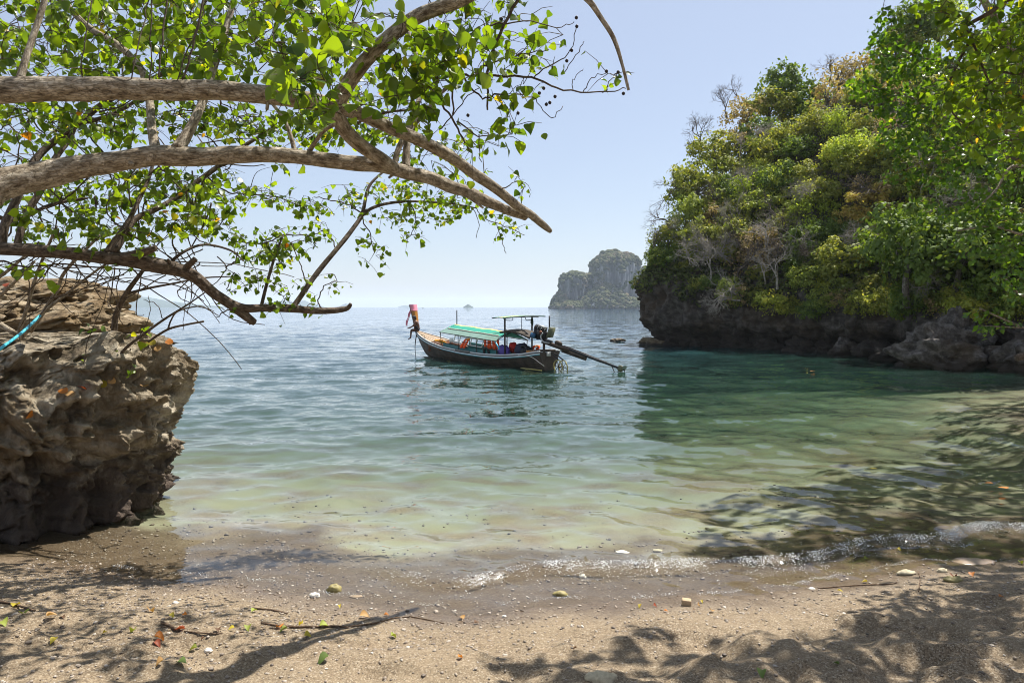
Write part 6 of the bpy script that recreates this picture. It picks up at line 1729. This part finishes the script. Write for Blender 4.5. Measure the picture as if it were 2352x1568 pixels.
Vr = Vr + np.stack([gxp, gyp, gz + sc3[:, 2] * .35], 1)[:, None, :]
off = (np.arange(n) * k)[:, None, None]
pebm, N, ramp, math_, mix, out = new_mat('beach_pebbles')
rnd = N('Attribute', out=2, attribute_name='rnd')
pos_ = N('NewGeometry', out=0)
c = ramp(rnd, [(0, (.09, .07, .055)), (.3, (.20, .155, .115)), (.6, (.33, .27, .205)), (.85, (.46, .40, .33)), (1, (.66, .61, .53))])
c = mix(N('TexNoise', {'Vector': pos_, 'Scale': 60.0}), c, mix(1.0, c, (.6, .58, .56), 'MULTIPLY'))
pebm = out(N('BsdfPrincipled', {'Base Color': c, 'Roughness': .6}))
me = mesh_np('gravel', Vr.reshape(-1, 3), [(tq[None] + off).reshape(-1, 4), (tt[None] + off).reshape(-1, 3)], pebm, True, {'rnd': np.repeat(np.clip(g.beta(2, 2, n) * np.where(np.arange(n) >= n - bed_n, .62, 1), .01, .99), k)})
tag(link('gravel', me), 'loose pebbles and shell grit scattered over the sand', kind='stuff', cat='gravel')

def gpt(px, py):
    """Where the picture ray meets the beach."""
    z = 0.0
    for _ in range(12):
        p = G(px, py, z); z = float(ground(p.x, p.y))
    p = G(px, py, z)
    return p
lime = simple('pale_stone', (.46, .40, .27), .8, scale=40, var=.35, bump=.5)
mossy = simple('yellow_green_stone', (.27, .225, .085), .6, scale=30, var=.35, bump=.4)
tan = simple('tan_stone', (.30, .22, .14), .8, scale=30, var=.3, bump=.4)
palew = simple('white_shell', (.68, .64, .56), .6, scale=40, var=.15, bump=.3)
for k_, (px, py, rx, ry, rz, m_, lab) in enumerate((
    (768, 1357, .068, .05, .048, mossy, 'smooth olive yellow stone in the wash, right of the white pitted one'),
    (724, 1370, .05, .04, .03, palew, 'white pitted coral stone at the edge of the wash'),
    (818, 1371, .062, .03, .014, tan, 'flat tan stone lying in the wash right of the olive yellow stone'),
    (1288, 1367, .072, .04, .036, mossy, 'knobbly yellowish stone at the water edge in the middle of the beach'),
    (1338, 1326, .04, .035, .028, palew, 'white stone in the breaking foam'),
    (2080, 1318, .085, .05, .032, lime, 'largest pale pitted stone at the right, by the waterline'),
    (2165, 1313, .05, .04, .03, lime, 'pale rounded stone right of the largest pitted one'),
    (2190, 1334, .09, .05, .035, mossy, 'greyish pitted stone in front of two orange leaves'),
    (1380, 1562, .10, .06, .04, lime, 'pale cream rock cut by the bottom edge of the view'),
    (1430, 1268, .075, .045, .012, palew, 'flat white stone under shallow water in the middle'),
    (1510, 1265, .06, .045, .015, lime, 'pale stone under shallow water right of the flat white one'),
    (270, 1353, .045, .035, .02, tan, 'tan stone among the gravel, below the undercut boulder'),
    (1158, 1416, .02, .014, .012, palew, 'small white pebble on dry sand left of the brick piece'),
    (478, 1495, .028, .022, .016, palew, 'white shell on dry sand at the lower left'),
    (1865, 1352, .03, .025, .012, palew, 'white plastic scrap beside a dark twig at the right'),
)):
    p = gpt(px, py)
    small_rock('stone', p + Vector((0, 0, rz * .35)), (rx, ry, rz), m_, 30 + k_, lab, 'stone', n=18, m=12, amp=.55)
p = gpt(2240, 1290)
small_rock('rock', p + Vector((0, .02, -.015)), (.26, .13, .035), simple('smooth_brown_stone', (.32, .235, .17), .35, scale=8, var=.15), 77, 'broad flat smooth brown stone at the right waterline', n=30, m=18, amp=.35)
p = gpt(1578, 1390)
br = MB(); br.box((0, 0, 0), (.09, .065, .06), taper=.94)
o = br.build('brick', simple('tan_brick', (.42, .31, .19), .9, scale=60, var=.2, bump=.3), loc=p + Vector((0, .02, .024)))
o.rotation_euler = (.08, .05, -.22)
bv = o.modifiers.new('bevel', 'BEVEL'); bv.width = .006; bv.segments = 2
tag(o, 'squared tan brick piece standing on the sand by the water', 'brick')

stickm = bark_mat('drift_stick', (.16, .10, .06), (.07, .045, .03), (.30, .22, .15), 2)
for pts, w, lab in (
    ([(600, 1432), (650, 1440), (720, 1441), (770, 1440), (800, 1443)], .012, 'long brown stick lying across the sand in the middle of the leaf litter'),
    ([(800, 1440), (860, 1432), (905, 1420), (940, 1418)], .008, 'thin curved stick continuing right of the long brown one'),
    ([(580, 1398), (625, 1402), (660, 1410)], .010, 'short dark stick above the long brown one'),
    ([(370, 1440), (400, 1446), (440, 1452), (500, 1456), (560, 1452)], .007, 'thin pale stick at the left end of the leaf litter line'),
    ([(372, 1432), (395, 1442), (412, 1450)], .014, 'thick broken stick at the left end of the leaf litter line'),
    ([(0, 1383), (40, 1392), (80, 1404)], .012, 'dark stick at the left edge of the beach'),
    ([(1880, 1352), (1960, 1345), (2040, 1342), (2060, 1338)], .007, 'dark thin twig at the right by the white scrap'),
    ([(940, 1416), (985, 1424), (1020, 1432)], .006, 'short twig right of the broad tan leaf'),
    ([(2110, 1358), (2113, 1330), (2109, 1312)], .006, 'small upright twig stuck in the sand at the right'),
):
    V = [gpt(a, b) + Vector((0, 0, w * .9)) for a, b in pts]
    tag(MB().tube(V, [w * (1 - .4 * i / len(V)) for i in range(len(V))], 7, sub=5, bump=.2).build('stick', stickm, smooth=True), lab, 'stick')

FL = {}
def litter_mat(key):
    cols = {'yellow': (.42, .34, .04), 'lime': (.25, .29, .05), 'green': (.10, .15, .035), 'tan': (.42, .25, .10), 'orange': (.46, .16, .025), 'red': (.26, .055, .02), 'brown': (.14, .075, .04)}
    c_ = cols[key]
    return leaf_mat(key + '_fallen_leaf', [(0, tuple(x * .75 for x in c_)), (.5, c_), (1, tuple(min(1, x * 1.2) for x in c_))], (1.3, 1.2, .6), .25, .55, .3, .3)
r6 = random.Random(66)
def fallen(px, py, size, key, lab, lift=.012, curl=1.0, rz=None):
    if key not in FL: FL[key] = litter_mat(key)
    k_ = r6.randrange(8)
    v = LEAF_SHAPES[k_].copy(); v[:, 1] -= .5
    v[:, 0] *= r6.uniform(.7, 1); v[:, 2] = v[:, 2] * curl * 1.6 + .15 * curl * (v[:, 0] ** 2) * 4
    st = MB(); st.add(v, LEAF_Q, rnd=r6.random())
    st.tube([(0, -.5, 0), (.02, -.68, .02), (.06, -.85, .0)], [.012, .010, .008], 4)
    o = st.build('leaf', FL[key], smooth=True)
    p = gpt(px, py)
    o.location = p + Vector((0, 0, lift + .12 * size))
    o.scale = (size * .68,) * 3
    o.rotation_euler = (r6.uniform(-.3, .3), r6.uniform(-.35, .35), r6.uniform(0, 6.28) if rz is None else rz)
    tag(o, lab, 'leaf', 'fallen leaves on the beach')
LV = [
    (38, 1392, .11, 'yellow', 'yellow fallen leaf at the left edge above a lime green one'), (55, 1411, .11, 'lime', 'lime green fallen leaf at the left edge, beside the dark stick'), (8, 1436, .11, 'lime', 'pale lime leaf cut by the left edge'), (118, 1415, .10, 'tan', 'tan curled leaf on the long shadow at the left'),
    (122, 1476, .09, 'yellow', 'yellow green leaf alone on the left sand below the long shadow'), (145, 1420, .06, 'brown', 'small brown leaf right of the tan curled one at the left'), (348, 1405, .10, 'tan', 'tan leaf above the broken stick, left of a yellow one'), (395, 1420, .09, 'yellow', 'yellow leaf standing up above the broken stick'),
    (425, 1414, .06, 'orange', 'small orange leaf right of the standing yellow one'), (412, 1449, .12, 'red', 'dark red crumpled leaf at the broken stick'), (305, 1452, .09, 'lime', 'yellow green leaf left of the broken stick'), (368, 1469, .12, 'orange', 'orange tan leaf below the broken stick, above a dark red one'),
    (362, 1483, .09, 'red', 'dark red leaf below the orange tan one'), (442, 1494, .09, 'lime', 'upright lime leaf in the middle left sand'), (418, 1527, .11, 'green', 'pale green leaf lying flat near the bottom left'), (365, 1527, .09, 'tan', 'tan leaf left of the flat pale green one'),
    (742, 1520, .13, 'green', 'large green leaf near the bottom, left of the middle'), (585, 1405, .10, 'lime', 'lime leaf beside the short dark stick'), (640, 1442, .09, 'orange', 'orange leaf leaning on the long brown stick'), (650, 1450, .10, 'lime', 'lime leaf just below the long brown stick'),
    (530, 1448, .08, 'yellow', 'yellow leaf on the thin pale stick'), (570, 1446, .09, 'lime', 'lime green leaf between the two stick lines'), (500, 1450, .08, 'brown', 'brown leaf on the thin pale stick'), (690, 1436, .07, 'yellow', 'small yellow leaf at the right end of the long stick'),
    (745, 1440, .11, 'lime', 'broad lime leaf over the joint of the sticks'), (838, 1418, .13, 'tan', 'broad tan leaf on the thin curved stick'), (888, 1414, .06, 'orange', 'small orange leaf right of the broad tan one'), (706, 1464, .09, 'yellow', 'yellow leaf on sand below the sticks'),
    (1060, 1421, .09, 'tan', 'tan leaf on dry sand below the knobbly yellowish stone'), (1095, 1432, .06, 'brown', 'small brown leaf right of the tan one on dry sand'), (1058, 1512, .06, 'orange', 'small orange leaf on dry sand near the bottom middle'), (905, 1464, .08, 'lime', 'lime leaf alone in the middle sand'),
    (1468, 1395, .06, 'yellow', 'yellow twisted leaf left of the brick piece'), (1505, 1394, .05, 'red', 'reddish scrap of leaf left of the brick piece'), (1612, 1384, .05, 'yellow', 'yellow leaf just right of the brick piece'), (1606, 1393, .05, 'tan', 'tan leaf scrap at the right foot of the brick piece'), (1634, 1405, .07, 'tan', 'tan curled leaf right of and below the brick piece'),
    (1930, 1360, .08, 'yellow', 'yellow leaf below the dark thin twig'), (1985, 1338, .08, 'yellow', 'yellow leaf at the tip of the dark thin twig'), (2192, 1327, .10, 'red', 'long red orange leaf on the greyish pitted stone'), (2232, 1323, .10, 'orange', 'bright orange curled leaf at the right'), (2300, 1373, .08, 'orange', 'flat orange leaf on shaded sand at the right'),
    (2345, 1295, .10, 'lime', 'lime leaf at the right edge by the water'), (2065, 1264, .08, 'yellow', 'yellow leaf in the wash at the right'), (1990, 1285, .08, 'lime', 'lime leaf at the foam line near the right'), (1320, 1492, .05, 'brown', 'small brown leaf in the middle right sand'), (1750, 1552, .09, 'green', 'olive green leaf near the bottom right of the middle'), (1920, 1527, .06, 'green', 'small green leaf in shade at the lower right'),
    (1595, 1402, .04, 'brown', 'tiny brown leaf below the brick piece'), (780, 1395, .05, 'yellow', 'tiny yellow leaf above the sticks'), (240, 1455, .05, 'yellow', 'tiny yellow leaf on left gravel'), (465, 1470, .05, 'brown', 'tiny brown leaf below the litter line'), (1530, 1405, .05, 'orange', 'tiny orange leaf left of the brick piece'),
]
for px, py, s_, key, lab in LV: fallen(px, py, s_, key, lab)
# leaves that drift on the water
def floating(px, py, size, key, lab):
    if key not in FL: FL[key] = litter_mat(key)
    v = LEAF_SHAPES[r6.randrange(8)].copy(); v[:, 1] -= .5; v[:, 2] *= .35
    o = MB().add(v, LEAF_Q, rnd=r6.random()).build('leaf', FL[key], smooth=True)
    o.location = G(px, py, .05); o.scale = (size,) * 3; o.rotation_euler = (0, 0, r6.uniform(0, 6.28))
    tag(o, lab, 'leaf', 'leaves floating on the water')
floating(2302, 1118, .15, 'orange', 'orange leaf floating on the shaded water at the right')
floating(2270, 1108, .12, 'orange', 'small orange leaf floating left of the bigger one at the right')
floating(1867, 852, .2, 'orange', 'orange leaf floating in front of the headland')
floating(1853, 846, .12, 'yellow', 'yellow leaf floating in front of the headland')
floating(2005, 1075, .12, 'yellow', 'yellow leaf floating on sunlit green water')
floating(1030, 828, .2, 'yellow', 'yellow leaf floating beside the boat hull')
# leaf litter caught on the left boulders
for k_, (px, py, Y) in enumerate(((165, 905, 8.25), (150, 898, 8.3), (185, 893, 8.4), (260, 872, 8.6), (240, 880, 8.5), (330, 888, 8.6), (65, 948, 8.05), (20, 655, 10), (330, 790, 9.1), (350, 785, 9.2), (365, 800, 9.0), (390, 785, 9.1))):
    o0 = Vector((0, 0, H)); p = P(px, py, Y)
    d = (p - o0).normalized()
    hit = None
    for rk in (front, upper, ledge):
        ok, loc, nn, _i = rk.ray_cast(o0, d)
        if ok and (hit is None or (loc - o0).length < (hit[0] - o0).length): hit = (loc, nn)
    if not hit: continue
    key = ('tan', 'orange', 'red', 'tan', 'yellow')[k_ % 5]
    if key not in FL: FL[key] = litter_mat(key)
    v = LEAF_SHAPES[k_ % 8].copy(); v[:, 1] -= .5
    o = MB().add(v, LEAF_Q, rnd=.5).build('leaf', FL[key], smooth=True)
    o.location = hit[0] + hit[1] * .03; o.scale = (.11,) * 3
    o.rotation_euler = hit[1].to_track_quat('Z', 'Y').to_euler()
    tag(o, f"{('tan', 'orange', 'dark red', 'tan', 'yellow')[k_ % 5]} dry leaf {'on the flat crest of the undercut boulder' if px > 300 else ('on the pale layered rock' if py < 700 else 'in a hollow of the undercut boulder')}{('', '', ' above a red one', ' highest of its cluster', '', '', ' near the left edge', '', ' by the dark stem', ' beside an orange one', ' nearest the stem', ' at its right corner')[k_]}", 'leaf', 'dry leaves on the left boulders')
# spray and bubbles of the small breaking wave
n = 15000
fx = g.uniform(-1.6, 6.6, n)
cr_ = .52 + .10 * np.sin(fx * 1.3 + .5) + .07 * np.sin(fx * 3.4) + .18 * np.clip((fx + 2.2) / 3, 0, 1)
dens = np.clip(.5 + .5 * vnoise(fx * 1.6, fx * 0 + 3) + .5 * vnoise(fx * 7, fx * 0 + 8), .1, 1) * np.clip((fx + 1.6) / 2.0, 0, 1)
sel = g.uniform(0, 1, n) < dens
fx, cr_ = fx[sel], cr_[sel]; n = len(fx)
du = g.normal(size=n) * np.where(g.uniform(0, 1, n) < .6, .045, .15) - .05
fy = shore(fx) + cr_ + du
fz = .012 + .07 * np.exp(-(du / .12) ** 2) * g.uniform(.6, 1.25, n)
s0 = .0019 + .0046 * g.uniform(0, 1, n) ** 3
n2 = 5200                                                   # the thin lapping edge
ex = g.uniform(-4.4, 7.2, n2); ey = shore(ex) + .03 + .07 * vnoise(ex * 1.7, ex * 0 + 2) + .03 * vnoise(ex * 6, ex * 0 + 1) + g.normal(size=n2) * .012
lace = g.uniform(0, 1, n2) < np.clip(.25 + 1.1 * vnoise(ex * 2.3, ex * 0 + 6) + .6 * vnoise(ex * 9, ex * 0 + 4), 0, 1)
ex, ey = ex[lace], ey[lace]; ey = ey + g.normal(size=len(ex)) * .02; n2 = len(ex)
fx, fy, fz = np.concatenate([fx, ex]), np.concatenate([fy, ey]), np.concatenate([fz, np.maximum(ground(ex, ey), .006) + .004])
s0 = np.concatenate([s0, .0012 + .0028 * g.uniform(0, 1, n2) ** 3]); n = len(fx)
V = tv[None] * (s0[:, None, None] * np.array((1.3, 1.0, .8))) + np.stack([fx, fy, fz], 1)[:, None, :]
off = (np.arange(n) * len(tv))[:, None, None]
fm = simple('white_foam', (.80, .82, .82), .25, var=.05)
o = link('foam', mesh_np('foam', V.reshape(-1, 3), [(tq[None] + off).reshape(-1, 4), (tt[None] + off).reshape(-1, 3)], fm, True))
tag(o, 'white bubbles and spray along the small wave breaking on the beach', 'foam', kind='stuff')
